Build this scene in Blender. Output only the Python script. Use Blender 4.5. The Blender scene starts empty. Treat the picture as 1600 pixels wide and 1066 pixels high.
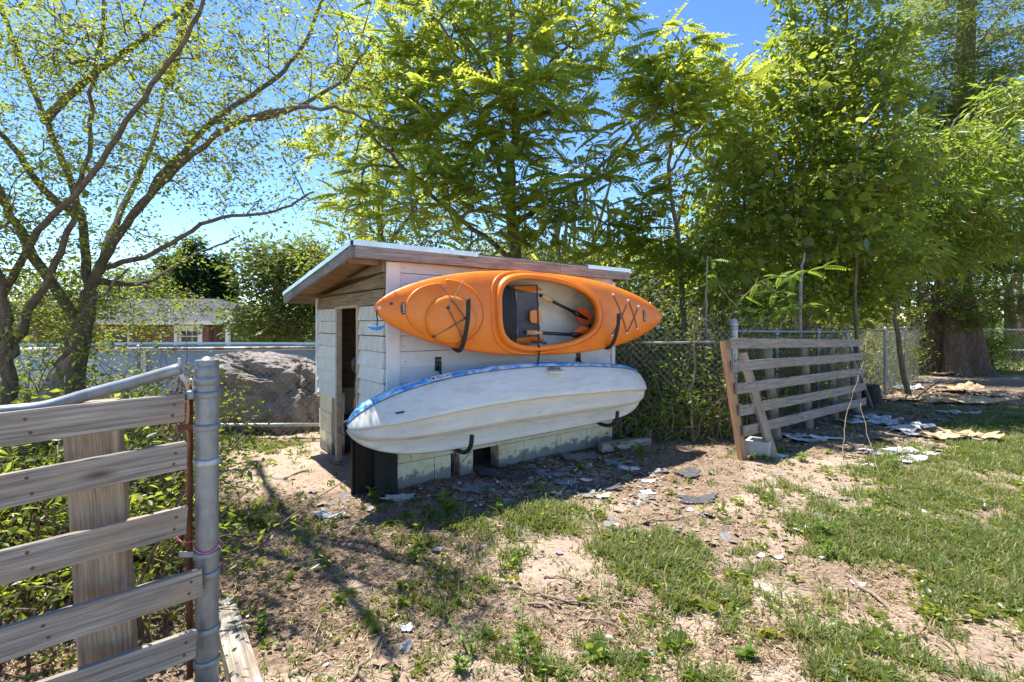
import bpy, math, random
import numpy as np
from mathutils import Vector, Matrix, noise as mnoise
from math import radians as R, sin, cos, pi

# ---------------------------------------------------------------- camera, sky, sun, exposure
SC = bpy.context.scene
COL = SC.collection
F, CX, HY, H = 765.0, 800.0, 505.0, 1.25          # lens in photo pixels, horizon row, eye height in metres
cam_d = bpy.data.cameras.new('camera'); cam = bpy.data.objects.new('camera', cam_d); COL.objects.link(cam)
cam.location = (0, 0, H); cam.rotation_euler = (R(90), 0, 0)
cam_d.sensor_width = 36; cam_d.lens = 36*F/1600; cam_d.shift_y = -(533-HY)/1600
cam_d.clip_start = 0.05; cam_d.clip_end = 3000
SC.camera = cam
SUN_EL = R(71); SUN_DX, SUN_DY = -0.77, 0.64       # the sun stands behind the hut, to the left
world = bpy.data.worlds.new('World'); SC.world = world; world.use_nodes = True
wn = world.node_tree; bg = wn.nodes['Background']
sky = wn.nodes.new('ShaderNodeTexSky'); sky.sky_type = 'NISHITA'; sky.sun_disc = False
sky.sun_elevation = SUN_EL; sky.sun_rotation = math.atan2(SUN_DX, SUN_DY)
sky.air_density = 1.0; sky.dust_density = 0.0; sky.ozone_density = 2.6; sky.altitude = 600
hs = wn.nodes.new('ShaderNodeHueSaturation'); hs.inputs['Saturation'].default_value = 1.05
v1 = wn.nodes.new('ShaderNodeVectorMath'); v1.operation = 'SCALE'; v1.inputs['Scale'].default_value = .12; gm = wn.nodes.new('ShaderNodeGamma'); gm.inputs[1].default_value = 1.28
v2 = wn.nodes.new('ShaderNodeVectorMath'); v2.operation = 'SCALE'; v2.inputs['Scale'].default_value = 1/.12
wn.links.new(sky.outputs[0], v1.inputs[0]); wn.links.new(v1.outputs[0], gm.inputs[0]); wn.links.new(gm.outputs[0], v2.inputs[0]); wn.links.new(v2.outputs[0], hs.inputs['Color']); wn.links.new(hs.outputs[0], bg.inputs[0]); bg.inputs[1].default_value = 0.138
sl = bpy.data.lights.new('sun', 'SUN'); sun = bpy.data.objects.new('sun', sl); COL.objects.link(sun)
sl.energy = 5.0; sl.angle = R(0.53); sl.color = (1.0, 0.94, 0.84)
sd = Vector((SUN_DX*cos(SUN_EL), SUN_DY*cos(SUN_EL), sin(SUN_EL))).normalized()
sun.rotation_euler = sd.to_track_quat('Z', 'Y').to_euler()
sun.location = sd*30
vs = SC.view_settings
vs.view_transform = 'Standard'; vs.look = 'None'; vs.gamma = 1; vs.use_curve_mapping = False
vs.exposure = 1.26
SC.cycles.max_bounces = 10; SC.cycles.transmission_bounces = 8; SC.cycles.diffuse_bounces = 6

rng = np.random.default_rng(7); random.seed(7)

def W(x, y, D):                                    # a point seen at photo pixel (x, y), D metres away
    return Vector(((x-CX)/F*D, D, H-(y-HY)/F*D))
def G(x, y, z=0.0):                                # the ground point seen at that pixel
    D = F*(H-z)/(y-HY); return Vector(((x-CX)/F*D, D, z))

# ---------------------------------------------------------------- noise in numpy
_perm = np.random.default_rng(3).random((256, 256))
def vnoise(x, y):
    xi = np.floor(x).astype(int); yi = np.floor(y).astype(int)
    fx = x-xi; fy = y-yi; fx = fx*fx*(3-2*fx); fy = fy*fy*(3-2*fy)
    a = _perm[xi & 255, yi & 255]; b = _perm[(xi+1) & 255, yi & 255]
    c = _perm[xi & 255, (yi+1) & 255]; d = _perm[(xi+1) & 255, (yi+1) & 255]
    return (a*(1-fx)+b*fx)*(1-fy)+(c*(1-fx)+d*fx)*fy
def fbm(x, y, s=1.0, o=4):
    x = np.asarray(x, float)*s; y = np.asarray(y, float)*s; r = 0; a = .5; t = 0
    for k in range(o):
        r = r+a*vnoise(x+17.3*k, y+9.1*k); t += a; a *= .5; x = x*2.03; y = y*2.03
    return r/t

def ground_z(x, y):
    x = np.asarray(x, float); y = np.asarray(y, float)
    near = np.clip((11-y)/3, 0, 1)
    z = (fbm(x, y, .6, 2)-.5)*.06 + (fbm(x+40, y, 3.5, 4)-.5)*.055*near + (fbm(x, y+40, 22, 2)-.5)*.014*np.clip((7-y)/3, 0, 1)
    z = z - 1.25*np.clip((y-9.5)/8, 0, 1)*np.clip((-x-3)/3, 0, 1)         # the yard falls away behind the pool
    r = np.hypot(x, y)
    z = z + np.clip((r-60)/200, 0, 1)*2.0
    return z
def gz(x, y): return float(ground_z(x, y))

# ---------------------------------------------------------------- nodes
def new_mat(name):
    m = bpy.data.materials.new(name); m.use_nodes = True
    nt = m.node_tree; b = nt.nodes['Principled BSDF']
    return m, nt, b
def N(nt, typ, **kw):
    n = nt.nodes.new(typ)
    for k, v in kw.items():
        if k.startswith('i_'):
            key = k[2:]; key = int(key) if key.isdigit() else key.replace('_', ' ')
            n.inputs[key].default_value = v
        else: setattr(n, k, v)
    return n
def L(nt, a, b): nt.links.new(a, b)
def ramp(nt, fac, stops):
    n = nt.nodes.new('ShaderNodeValToRGB'); e = n.color_ramp.elements
    while len(e) < len(stops): e.new(.5)
    for q, (p, c) in zip(e, stops):
        q.position = p; q.color = (*c, 1) if len(c) == 3 else c
    L(nt, fac, n.inputs[0]); return n.outputs[0]
def mixc(nt, fac, a, b, mode='MIX'):
    n = nt.nodes.new('ShaderNodeMix'); n.data_type = 'RGBA'; n.blend_type = mode
    for s, v in ((n.inputs[0], fac), (n.inputs[6], a), (n.inputs[7], b)):
        if hasattr(v, 'links') or hasattr(v, 'is_linked'): L(nt, v, s)
        elif isinstance(v, (int, float)): s.default_value = v
        else: s.default_value = (*v, 1) if len(v) == 3 else v
    return n.outputs[2]
def coords(nt, kind='Object', scale=(1, 1, 1), rnd=0.0):
    tc = nt.nodes.new('ShaderNodeTexCoord'); mp = nt.nodes.new('ShaderNodeMapping')
    mp.inputs['Scale'].default_value = scale
    L(nt, tc.outputs[kind], mp.inputs[0])
    if rnd:
        oi = nt.nodes.new('ShaderNodeObjectInfo'); mu = N(nt, 'ShaderNodeMath', operation='MULTIPLY'); mu.inputs[1].default_value = rnd
        L(nt, oi.outputs['Random'], mu.inputs[0]); L(nt, mu.outputs[0], mp.inputs['Location'])
    return mp.outputs[0]
def noise(nt, vec, scale, detail=5, rough=.55, dist=0.0):
    n = N(nt, 'ShaderNodeTexNoise'); n.inputs['Scale'].default_value = scale
    n.inputs['Detail'].default_value = detail; n.inputs['Roughness'].default_value = rough; n.inputs['Distortion'].default_value = dist
    L(nt, vec, n.inputs['Vector']); return n.outputs['Fac']
def bump(nt, b, fac, strength=.4, dist=.01):
    n = nt.nodes.new('ShaderNodeBump'); n.inputs['Strength'].default_value = strength; n.inputs['Distance'].default_value = dist
    L(nt, fac, n.inputs['Height']); L(nt, n.outputs[0], b.inputs['Normal']); return n

M = {}
def plain(name, col, rough=.6, metal=0.0, var=.25, sc=12, bmp=.15, bd=.003, spec=.5):
    m, nt, b = new_mat(name); v = coords(nt, 'Object', rnd=7)
    f = noise(nt, v, sc, 6, .65)
    c = ramp(nt, f, [(.3, tuple(x*(1-var) for x in col)), (.7, tuple(min(1, x*(1+var)) for x in col))])
    L(nt, c, b.inputs['Base Color']); b.inputs['Roughness'].default_value = rough; b.inputs['Metallic'].default_value = metal
    b.inputs['Specular IOR Level'].default_value = spec
    if bmp: bump(nt, b, noise(nt, v, sc*6, 4), bmp, bd)
    M[name] = m; return m
def wood(name, dark, mid, light, stain=None, rough=.85, knots=True, gs=1.0):
    m, nt, b = new_mat(name); v = coords(nt, 'UV', (1.1*gs, 26*gs, 1), rnd=23); v2 = coords(nt, 'UV', (3, 6, 1), rnd=11)
    g = noise(nt, v, 3, 8, .6, .12); g2 = noise(nt, coords(nt, 'UV', (2.5, 130, 1), rnd=5), 2, 3, .6)
    c = ramp(nt, g, [(.28, dark), (.48, mid), (.72, light)])
    c = mixc(nt, ramp(nt, g2, [(.36, (.55,)*3), (.52, (0,)*3)]), c, tuple(x*.6 for x in dark))
    g3 = noise(nt, coords(nt, 'UV', (1.6, 70, 1), rnd=41), 1.3, 5, .62, .2)
    c = mixc(nt, ramp(nt, g3, [(.30, (.9,)*3), (.37, (0,)*3)]), c, tuple(x*.25 for x in dark))
    if stain:
        c = mixc(nt, ramp(nt, noise(nt, v2, 1.6, 5), [(.5, (0,)*3), (.68, (.75,)*3)]), c, stain)
    if knots:
        vo = N(nt, 'ShaderNodeTexVoronoi'); vo.inputs['Scale'].default_value = 1.0
        L(nt, coords(nt, 'UV', (2.2, 7, 1), rnd=31), vo.inputs['Vector'])
        c = mixc(nt, ramp(nt, vo.outputs['Distance'], [(.03, (.85,)*3), (.12, (0,)*3)]), c, tuple(x*.4 for x in dark))
    L(nt, c, b.inputs['Base Color']); b.inputs['Roughness'].default_value = rough; b.inputs['Specular IOR Level'].default_value = .25
    g4 = N(nt, 'ShaderNodeMath', operation='ADD'); L(nt, g2, g4.inputs[0]); L(nt, g3, g4.inputs[1]); bump(nt, b, g4.outputs[0], .9, .003)
    M[name] = m; return m
def leafmat(name, cols, trans, tw=.5, rough=.45):
    m, nt, b = new_mat(name)
    at = N(nt, 'ShaderNodeAttribute', attribute_name='rnd')
    c = ramp(nt, at.outputs['Fac'], [(i/(len(cols)-1)*.98+.01, q) for i, q in enumerate(cols)])
    L(nt, c, b.inputs['Base Color']); b.inputs['Roughness'].default_value = rough; b.inputs['Specular IOR Level'].default_value = .4
    tr = N(nt, 'ShaderNodeBsdfTranslucent')
    c2 = mixc(nt, 1.0, c, trans, 'MULTIPLY')
    c3 = mixc(nt, .75, c2, trans)
    L(nt, c3, tr.inputs[0])
    mx = N(nt, 'ShaderNodeMixShader'); mx.inputs[0].default_value = tw
    L(nt, b.outputs[0], mx.inputs[1]); L(nt, tr.outputs[0], mx.inputs[2])
    L(nt, mx.outputs[0], nt.nodes['Material Output'].inputs[0])
    M[name] = m; return m

wood('gate_wood', (.13, .118, .10), (.27, .25, .215), (.41, .385, .335), stain=(.33, .26, .18))
wood('pallet_wood', (.18, .155, .13), (.30, .265, .23), (.42, .385, .34), stain=(.22, .19, .16))
wood('post_wood', (.22, .165, .115), (.35, .275, .20), (.47, .385, .29), stain=(.22, .14, .08))
wood('red_wood', (.36, .19, .10), (.47, .26, .13), (.60, .38, .22), knots=False)
wood('fascia_wood', (.15, .145, .135), (.28, .27, .25), (.41, .40, .37), stain=(.15, .14, .125))
wood('raw_siding', (.15, .105, .06), (.34, .255, .155), (.48, .385, .26), stain=(.20, .14, .08))
wood('osb', (.20, .11, .05), (.40, .24, .12), (.52, .34, .19), knots=False, gs=.6)
wood('log_wood', (.12, .10, .085), (.33, .29, .25), (.52, .48, .43), stain=(.2, .15, .1))
def peeling(name, paint, under, amt, green=(.30, .32, .16)):
    m, nt, b = new_mat(name)
    v = coords(nt, 'UV', (5, 30, 1), rnd=19); v1 = coords(nt, 'UV', (14, 14, 1), rnd=13); vd = coords(nt, 'UV', (30, 4, 1), rnd=3)
    f = noise(nt, v if amt < .8 else coords(nt, 'UV', (26, 5, 1), rnd=19), 2.2 if amt >= .8 else 3.4, 8, .68); d = noise(nt, vd, 1.6, 6, .75)
    c = ramp(nt, noise(nt, v1, .6, 4), [(.3, tuple(x*.86 for x in paint)), (.7, paint)])
    c = mixc(nt, ramp(nt, d, [(.52, (0,)*3), (.75, (.5*amt+.1,)*3)]), c, green)
    c = mixc(nt, ramp(nt, f, [(.66-.10*amt, (0,)*3), (.74-.1*amt, (.8,)*3)]), c, under)
    L(nt, c, b.inputs['Base Color']); b.inputs['Roughness'].default_value = .6; b.inputs['Specular IOR Level'].default_value = .3
    bump(nt, b, f, .35, .002); M[name] = m
peeling('front_paint', (.74, .76, .77), (.34, .33, .29), .18, (.42, .44, .33))
peeling('side_paint', (.80, .76, .65), (.26, .21, .15), 1.05, (.27, .21, .15))
peeling('side_paint_lit', (.84, .81, .72), (.30, .25, .20), .6, (.42, .38, .30))  # paler low boards: light on the wall's foot put into the paint; less peeling
peeling('trim_paint', (.80, .81, .80), (.50, .47, .40), .05, (.62, .63, .56))
peeling('block_paint', (.66, .62, .48), (.22, .21, .20), .62, (.46, .38, .17))
def blockwall():
    m, nt, b = new_mat('block_face')
    tc = N(nt, 'ShaderNodeTexCoord'); v = tc.outputs['Object']
    geo = N(nt, 'ShaderNodeNewGeometry'); sep = N(nt, 'ShaderNodeSeparateXYZ'); L(nt, geo.outputs['Position'], sep.inputs[0])
    f = noise(nt, geo.outputs['Position'], 3.2, 7, .7); f2 = noise(nt, geo.outputs['Position'], 14, 6, .7)
    c = ramp(nt, f, [(.3, (.64, .54, .30)), (.5, (.80, .73, .53)), (.7, (.82, .78, .66))])
    c = mixc(nt, ramp(nt, f2, [(.55, (0,)*3), (.7, (.6,)*3)]), c, (.40, .33, .17))
    # the paint has worn off near the ground: wear runs out about 0.2 m up
    a = N(nt, 'ShaderNodeMath', operation='MULTIPLY_ADD'); a.inputs[1].default_value = .30; L(nt, f2, a.inputs[0]); L(nt, sep.outputs['Z'], a.inputs[2])
    c = mixc(nt, ramp(nt, a.outputs[0], [(.225, (1,)*3), (.26, (0,)*3)]), c, (.24, .24, .225))
    L(nt, c, b.inputs['Base Color']); b.inputs['Roughness'].default_value = .85
    bump(nt, b, noise(nt, geo.outputs['Position'], 70, 4), .5, .003); M['block_face'] = m
blockwall()
plain('tan_jamb', (.52, .40, .27), .75)
plain('joint_shade', (.07, .055, .045), .9)
plain('drip_metal', (.62, .70, .74), .35, .6, .12)
plain('roofing', (.10, .10, .10), .95, sc=40)
plain('black_plastic', (.015, .015, .016), .45)
plain('black_rubber', (.022, .022, .022), .7)
plain('tar_black', (.018, .017, .017), .8, sc=9, bmp=.4)
def kayak_orange():
    m, nt, b = new_mat('kayak_orange'); v = coords(nt, 'Object')
    f = noise(nt, v, 5, 6, .6)
    c = ramp(nt, f, [(.3, (.76, .165, .006)), (.7, (.85, .235, .012))])
    s = noise(nt, coords(nt, 'Object', (3, 60, 20)), 3, 4, .7)
    c = mixc(nt, ramp(nt, s, [(.57, (0,)*3), (.72, (.5,)*3)]), c, (.80, .36, .14))
    c = mixc(nt, ramp(nt, noise(nt, v, 2.2, 7, .75), [(.52, (0,)*3), (.72, (.35,)*3)]), c, (.55, .22, .07))
    L(nt, c, b.inputs['Base Color'])
    rr = ramp(nt, noise(nt, v, 22, 5), [(.3, (.28,)*3), (.7, (.46,)*3)]); L(nt, rr, b.inputs['Roughness'])
    bump(nt, b, noise(nt, v, 160, 3), .08, .001)
    b.inputs['Subsurface Weight'].default_value = 0.0
    M['kayak_orange'] = m
kayak_orange()
def kayak_white():
    m, nt, b = new_mat('kayak_white'); v = coords(nt, 'Object')
    f = noise(nt, v, 3, 6, .65); s = noise(nt, coords(nt, 'Object', (1.5, 9, 9)), 3, 6, .7)
    c = ramp(nt, f, [(.3, (.66, .63, .55)), (.7, (.77, .75, .69))])
    c = mixc(nt, ramp(nt, s, [(.50, (0,)*3), (.78, (.75,)*3)]), c, (.47, .42, .33))
    sp = noise(nt, v, 90, 2, .5)
    c = mixc(nt, ramp(nt, sp, [(.68, (0,)*3), (.74, (.6,)*3)]), c, (.30, .27, .22))
    L(nt, c, b.inputs['Base Color']); b.inputs['Roughness'].default_value = .42
    bump(nt, b, noise(nt, v, 120, 3), .1, .001); M['kayak_white'] = m
    m, nt, b = new_mat('kayak_blue'); v = coords(nt, 'Object', (1, 2.2, 2.2))
    f = noise(nt, v, 7, 4, .6, 1.2)
    c = ramp(nt, f, [(.36, (.02, .22, .62)), (.48, (.07, .38, .74)), (.58, (.50, .70, .82)), (.8, (.75, .82, .84))])
    L(nt, c, b.inputs['Base Color']); b.inputs['Roughness'].default_value = .38; M['kayak_blue'] = m
    m, nt, b = new_mat('kayak_inside'); v = coords(nt, 'Object')
    f = noise(nt, v, 6, 7, .7)
    c = ramp(nt, f, [(.35, (.72, .70, .63)), (.6, (.62, .58, .46)), (.75, (.30, .27, .16))])
    L(nt, c, b.inputs['Base Color']); b.inputs['Roughness'].default_value = .5; M['kayak_inside'] = m
kayak_white()
plain('seat_grey', (.10, .10, .115), .7)
plain('sticker_white', (.75, .75, .75), .4, bmp=0)
plain('cork_grip', (.62, .36, .16), .8)
plain('bungee', (.16, .14, .11), .8, var=.4, sc=120)
plain('toggle_blue', (.03, .28, .62), .4)
plain('paddle_orange', (.75, .14, .04), .35)
def galv(name, col, rough, rust=.0):
    m, nt, b = new_mat(name); v = coords(nt, 'Object', rnd=5)
    f = noise(nt, v, 30, 5, .6); f3 = noise(nt, coords(nt, 'Object', (1, 1, .25), rnd=9), 9, 6, .7)
    c = ramp(nt, f, [(.3, tuple(x*.75 for x in col)), (.7, col)])
    c = mixc(nt, ramp(nt, f3, [(.45, (0,)*3), (.7, (.7,)*3)]), c, tuple(x*.38 for x in col))
    if rust: c = mixc(nt, ramp(nt, noise(nt, v, 6, 6, .7), [(.62-rust*.4, (0,)*3), (.7-rust*.4, (.95,)*3)]), c, (.17, .075, .035))
    L(nt, c, b.inputs['Base Color']); b.inputs['Metallic'].default_value = .55; b.inputs['Roughness'].default_value = rough
    bump(nt, b, f, .15, .002); M[name] = m
galv('galvanised', (.27, .30, .32), .5)
galv('galv_light', (.48, .52, .56), .45)
galv('rail_rust', (.50, .48, .46), .55, .35)
galv('rusty', (.20, .11, .07), .8, .9)
galv('wire', (.55, .53, .50), .55, .15)
galv('wire_rust', (.16, .11, .08), .7, .6)
def bark(name, a, b_, c_, sc=(6, 6, 1.6), moss=None):
    m, nt, b = new_mat(name); tc = N(nt, 'ShaderNodeTexCoord'); mp = N(nt, 'ShaderNodeMapping'); mp.inputs['Scale'].default_value = sc
    L(nt, tc.outputs['Object'], mp.inputs[0]); v = mp.outputs[0]
    f = noise(nt, v, 5, 8, .7, .5); c = ramp(nt, f, [(.3, a), (.5, b_), (.7, c_)])
    if moss: c = mixc(nt, ramp(nt, noise(nt, v, 1.6, 5), [(.5, (0,)*3), (.65, (.7,)*3)]), c, moss)
    L(nt, c, b.inputs['Base Color']); b.inputs['Roughness'].default_value = .9; b.inputs['Specular IOR Level'].default_value = .2
    bump(nt, b, f, .9, .02); M[name] = m
bark('bark_grey', (.06, .05, .038), (.115, .098, .075), (.20, .18, .145), moss=(.14, .145, .085))
bark('bark_brown', (.075, .052, .036), (.15, .11, .08), (.25, .20, .15))
bark('bark_pale', (.17, .15, .12), (.30, .27, .23), (.42, .40, .36))
bark('bark_cedar', (.045, .03, .022), (.13, .092, .07), (.25, .195, .155), sc=(9, 9, .7))
bark('bark_dead', (.15, .10, .065), (.30, .225, .16), (.47, .39, .30))
leafmat('leaf_small', [(.04, .085, .014), (.07, .125, .018), (.11, .165, .02), (.17, .20, .022), (.24, .20, .03)], (.46, .54, .05), .5)
leafmat('leaf_ailanthus', [(.035, .085, .014), (.06, .125, .016), (.10, .175, .018), (.18, .225, .02), (.36, .30, .02)], (.66, .73, .08), .58)
leafmat('leaf_vine', [(.028, .065, .014), (.05, .10, .018), (.08, .135, .02), (.12, .16, .025), (.22, .19, .03)], (.56, .66, .07), .52, .33)
leafmat('leaf_willow', [(.035, .08, .018), (.06, .12, .02), (.09, .15, .025), (.14, .18, .035)], (.54, .66, .08), .5, .35)
leafmat('leaf_cedar', [(.022, .048, .014), (.04, .08, .018), (.075, .115, .02), (.10, .10, .03)], (.44, .54, .07), .45, .6)
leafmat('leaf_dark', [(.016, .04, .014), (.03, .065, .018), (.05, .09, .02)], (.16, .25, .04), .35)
leafmat('leaf_deep_green', [(.018, .045, .014), (.032, .07, .018), (.05, .09, .022), (.10, .12, .03), (.16, .12, .05)], (.28, .37, .05), .4)  # deeper, duller greens for privet, bramble and the broadleaf tree
leafmat('leaf_far', [(.035, .065, .018), (.06, .10, .022), (.11, .14, .025), (.15, .16, .03)], (.34, .42, .06), .4)
leafmat('leaf_bright', [(.07, .16, .02), (.10, .21, .025), (.16, .25, .03)], (.42, .58, .06), .5)
leafmat('grass', [(.055, .095, .022), (.09, .14, .03), (.14, .175, .045), (.24, .22, .09), (.42, .33, .18)], (.34, .42, .08), .4, .5)
leafmat('straw', [(.12, .08, .05), (.24, .16, .10), (.38, .28, .17), (.52, .42, .28)], (.4, .3, .16), .15, .8)
leafmat('dry_leaf', [(.07, .042, .028), (.15, .09, .055), (.27, .18, .11), (.40, .31, .22)], (.3, .18, .08), .2, .8)
plain('clod', (.30, .225, .165), .95, sc=30)
plain('shingle_grey', (.19, .19, .20), .9, var=.45, sc=14, bmp=.6)
plain('shingle_dark', (.07, .07, .075), .9, var=.4, sc=30, bmp=.6)
plain('scrap_white', (.70, .70, .68), .55, var=.15)
plain('scrap_grey', (.46, .45, .43), .8, var=.4, sc=9, bmp=.5, bd=.01)
plain('cardboard', (.42, .30, .18), .85, var=.28, sc=7, bmp=.4)
plain('concrete', (.42, .42, .40), .9, var=.2, sc=20, bmp=.5)
plain('stump_dark', (.045, .038, .032), .95, sc=20, bmp=.8, bd=.01)
plain('boulder_rock', (.24, .215, .20), .9, var=.35, sc=5, bmp=.9, bd=.03)
plain('pool_wall', (.40, .42, .40), .45, var=.12, sc=3)
plain('pool_rim', (.74, .74, .72), .45, var=.1)
plain('pool_blue', (.03, .08, .11), .3)
plain('house_white', (.78, .78, .76), .5, bmp=0)
plain('glass_dark', (.02, .025, .03), .08, bmp=0)
plain('roof_shingle', (.075, .075, .09), 1.0, var=.3, sc=3, spec=.1)
plain('pole_wood', (.17, .14, .11), .9)
plain('pink_string', (.65, .12, .22), .8)

# ---------------------------------------------------------------- objects
def tag(o, label=None, cat=None, group=None, kind=None):
    if label: o['label'] = label
    if cat: o['category'] = cat
    if group: o['group'] = group
    if kind: o['kind'] = kind
    return o
def thing(name, label, cat, loc=(0, 0, 0), rotz=0.0, group=None, mat=None):
    o = bpy.data.objects.new(name, None); COL.objects.link(o)
    o.empty_display_size = .1
    if mat is not None: o.matrix_world = mat
    else: o.location = loc; o.rotation_euler = (0, 0, rotz)
    return tag(o, label, cat, group)
def finish(name, me, mat, parent=None, smooth=False):
    o = bpy.data.objects.new(name, me); COL.objects.link(o)
    if mat is not None and len(me.materials) == 0: me.materials.append(M[mat] if isinstance(mat, str) else mat)
    if smooth: me.shade_smooth()
    if parent is not None: o.parent = parent
    return o
class MB:
    """collects faces in the frame of the thing they belong to; off is subtracted (for world coordinates)"""
    def __init__(s, off=None): s.v = []; s.f = []; s.uv = []; s.off = Vector(off) if off is not None else Vector((0, 0, 0))
    def add(s, vs_, fs, uvs=None):
        b = len(s.v); s.v += [tuple(Vector(v)-s.off) for v in vs_]
        for i, f in enumerate(fs):
            s.f.append(tuple(b+k for k in f)); s.uv.append(uvs[i] if uvs else None)
    def box(s, c, size, rot=None, taper=1.0):
        x, y, z = (q/2 for q in size); P = []
        for sz in (-1, 1):
            k = taper if sz > 0 else 1
            for sx, sy in ((-1, -1), (1, -1), (1, 1), (-1, 1)):
                p = Vector((sx*x*k, sy*y*k, sz*z)); P.append((rot @ p if rot is not None else p)+Vector(c))
        fs = [(3, 2, 1, 0), (4, 5, 6, 7), (0, 1, 5, 4), (1, 2, 6, 5), (2, 3, 7, 6), (3, 0, 4, 7)]
        lx, ly, lz = size
        uv = [[(0, 0), (lx, 0), (lx, ly), (0, ly)]]*2+[[(0, 0), (lx, 0), (lx, lz), (0, lz)], [(0, 0), (ly, 0), (ly, lz), (0, lz)]]*2
        s.add(P, fs, uv)
    def board(s, p0, p1, up, w, t, seg=8, jit=.002, bev=.12, rag=0.0, knot=None):
        """a board from p0 to p1, w wide along up, t thick, worn edges"""
        p0 = Vector(p0); p1 = Vector(p1); d = (p1-p0); ln = d.length; d.normalize()
        up = (Vector(up)-d*Vector(up).dot(d)).normalized(); nn = d.cross(up)
        prof = [(-.5, -.5+bev*.6), (-.5+bev*.35, -.5), (.5-bev*.35, -.5), (.5, -.5+bev*.6), (.5, .5-bev*.6), (.5-bev*.35, .5), (-.5+bev*.35, .5), (-.5, .5-bev*.6)]
        # prof = (across w, across t)
        per = [0]; 
        for i in range(8):
            a = prof[i]; b = prof[(i+1) % 8]; per.append(per[-1]+math.hypot((a[0]-b[0])*w, (a[1]-b[1])*t))
        P = []; q0 = random.random()*50
        for i in range(seg+1):
            c = p0+d*(ln*i/seg)
            a = (mnoise.noise((q0, i*ln/seg*2.2, 0)))*jit*1.2; e = mnoise.noise((q0+9, i*ln/seg*2.5, 3))*jit
            for k, (x, y) in enumerate(prof):
                jj = mnoise.noise((q0+k*3, i*1.1, 7))*jit*.35
                ex = (random.uniform(-rag, rag) if i in (0, seg) else 0)
                P.append(c+up*(x*w+a+jj)+nn*(y*t+e)+d*ex)
        fs = []; uv = []
        for i in range(seg):
            for k in range(8):
                k2 = (k+1) % 8; fs.append((i*8+k, (i+1)*8+k, (i+1)*8+k2, i*8+k2))
                u0, u1 = ln*i/seg, ln*(i+1)/seg
                uv.append([(u0, per[k]), (u1, per[k]), (u1, per[k+1]), (u0, per[k+1])])
        fs.append(tuple(range(8))); uv.append([(x*w*.3, y*t) for x, y in prof])
        fs.append(tuple(seg*8+k for k in reversed(range(8)))); uv.append([(x*w*.3, y*t) for x, y in reversed(prof)])
        s.add(P, fs, uv)
    def tube(s, pts, rad, n=8, cap=True):
        pts = [Vector(p) for p in pts]; m = len(pts)
        if not hasattr(rad, '__len__'): rad = [rad]*m
        P = []; prev = None; ln = 0; LN = []
        for i, p in enumerate(pts):
            d = (pts[min(i+1, m-1)]-pts[max(i-1, 0)]).normalized()
            if prev is None:
                a = Vector((0, 0, 1)) if abs(d.z) < .9 else Vector((1, 0, 0)); x = d.cross(a).normalized()
            else: x = (prev-d*prev.dot(d)).normalized()
            prev = x; y = d.cross(x)
            if i: ln += (p-pts[i-1]).length
            LN.append(ln)
            for k in range(n):
                an = 2*pi*k/n; P.append(p+(x*cos(an)+y*sin(an))*rad[i])
        fs = []; uv = []
        for i in range(m-1):
            for k in range(n):
                k2 = (k+1) % n; fs.append((i*n+k, i*n+k2, (i+1)*n+k2, (i+1)*n+k)); r2 = 2*pi*rad[0]/n
                uv.append([(LN[i], k*r2), (LN[i], (k+1)*r2), (LN[i+1], (k+1)*r2), (LN[i+1], k*r2)])
        if cap: fs += [tuple(reversed(range(n))), tuple((m-1)*n+k for k in range(n))]; uv += [None, None]
        s.add(P, fs, uv)
    def poly(s, pts, thick):
        """flat polygon (list of 3-D points) with thickness vector"""
        pts = [Vector(p) for p in pts]; n = len(pts); t = Vector(thick)
        P = pts+[p+t for p in pts]
        fs = [tuple(reversed(range(n))), tuple(range(n, 2*n))]+[(k, (k+1) % n, n+(k+1) % n, n+k) for k in range(n)]
        def q(p): return (p-pts[0])
        a = max(((pts[i]-pts[0]) for i in range(1, n)), key=lambda d: d.length).normalized(); nn = t.normalized(); b = nn.cross(a)
        uvp = [(q(p).dot(a), q(p).dot(b)) for p in pts]
        uv = [list(reversed(uvp)), uvp]+[[uvp[k], uvp[(k+1) % n], (uvp[(k+1) % n][0], uvp[(k+1) % n][1]+.01), (uvp[k][0], uvp[k][1]+.01)] for k in range(n)]
        s.add(P, fs, uv)
    def build(s, name, mat, parent=None, smooth=False):
        me = bpy.data.meshes.new(name); me.from_pydata(s.v, [], s.f)
        ul = me.uv_layers.new(name='UVMap')
        data = np.zeros((len(me.loops), 2), np.float32); i = 0
        for f, u in zip(s.f, s.uv):
            if u is not None:
                for k in range(len(f)): data[i+k] = u[k]
            i += len(f)
        ul.data.foreach_set('uv', data.ravel())
        return finish(name, me, mat, parent, smooth)
def inst(name, me, parent, mat4):
    o = bpy.data.objects.new(name, me); COL.objects.link(o); o.parent = parent; o.matrix_local = mat4; return o
def npmesh(name, V, T, mat, parent=None, rnd=None, smooth=False, kind=None):
    """V (n,3), T (m,3) arrays"""
    me = bpy.data.meshes.new(name)
    V = np.ascontiguousarray(V, np.float32); T = np.ascontiguousarray(T, np.int32)
    me.vertices.add(len(V)); me.vertices.foreach_set('co', V.ravel())
    me.loops.add(T.size); me.loops.foreach_set('vertex_index', T.ravel())
    me.polygons.add(len(T)); me.polygons.foreach_set('loop_start', np.arange(0, T.size, 3, dtype=np.int32))
    if rnd is not None:
        a = me.attributes.new('rnd', 'FLOAT', 'POINT'); a.data.foreach_set('value', np.ascontiguousarray(rnd, np.float32))
    me.update(calc_edges=True)
    o = finish(name, me, mat, parent, smooth)
    if kind: o['kind'] = kind
    return o
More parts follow.
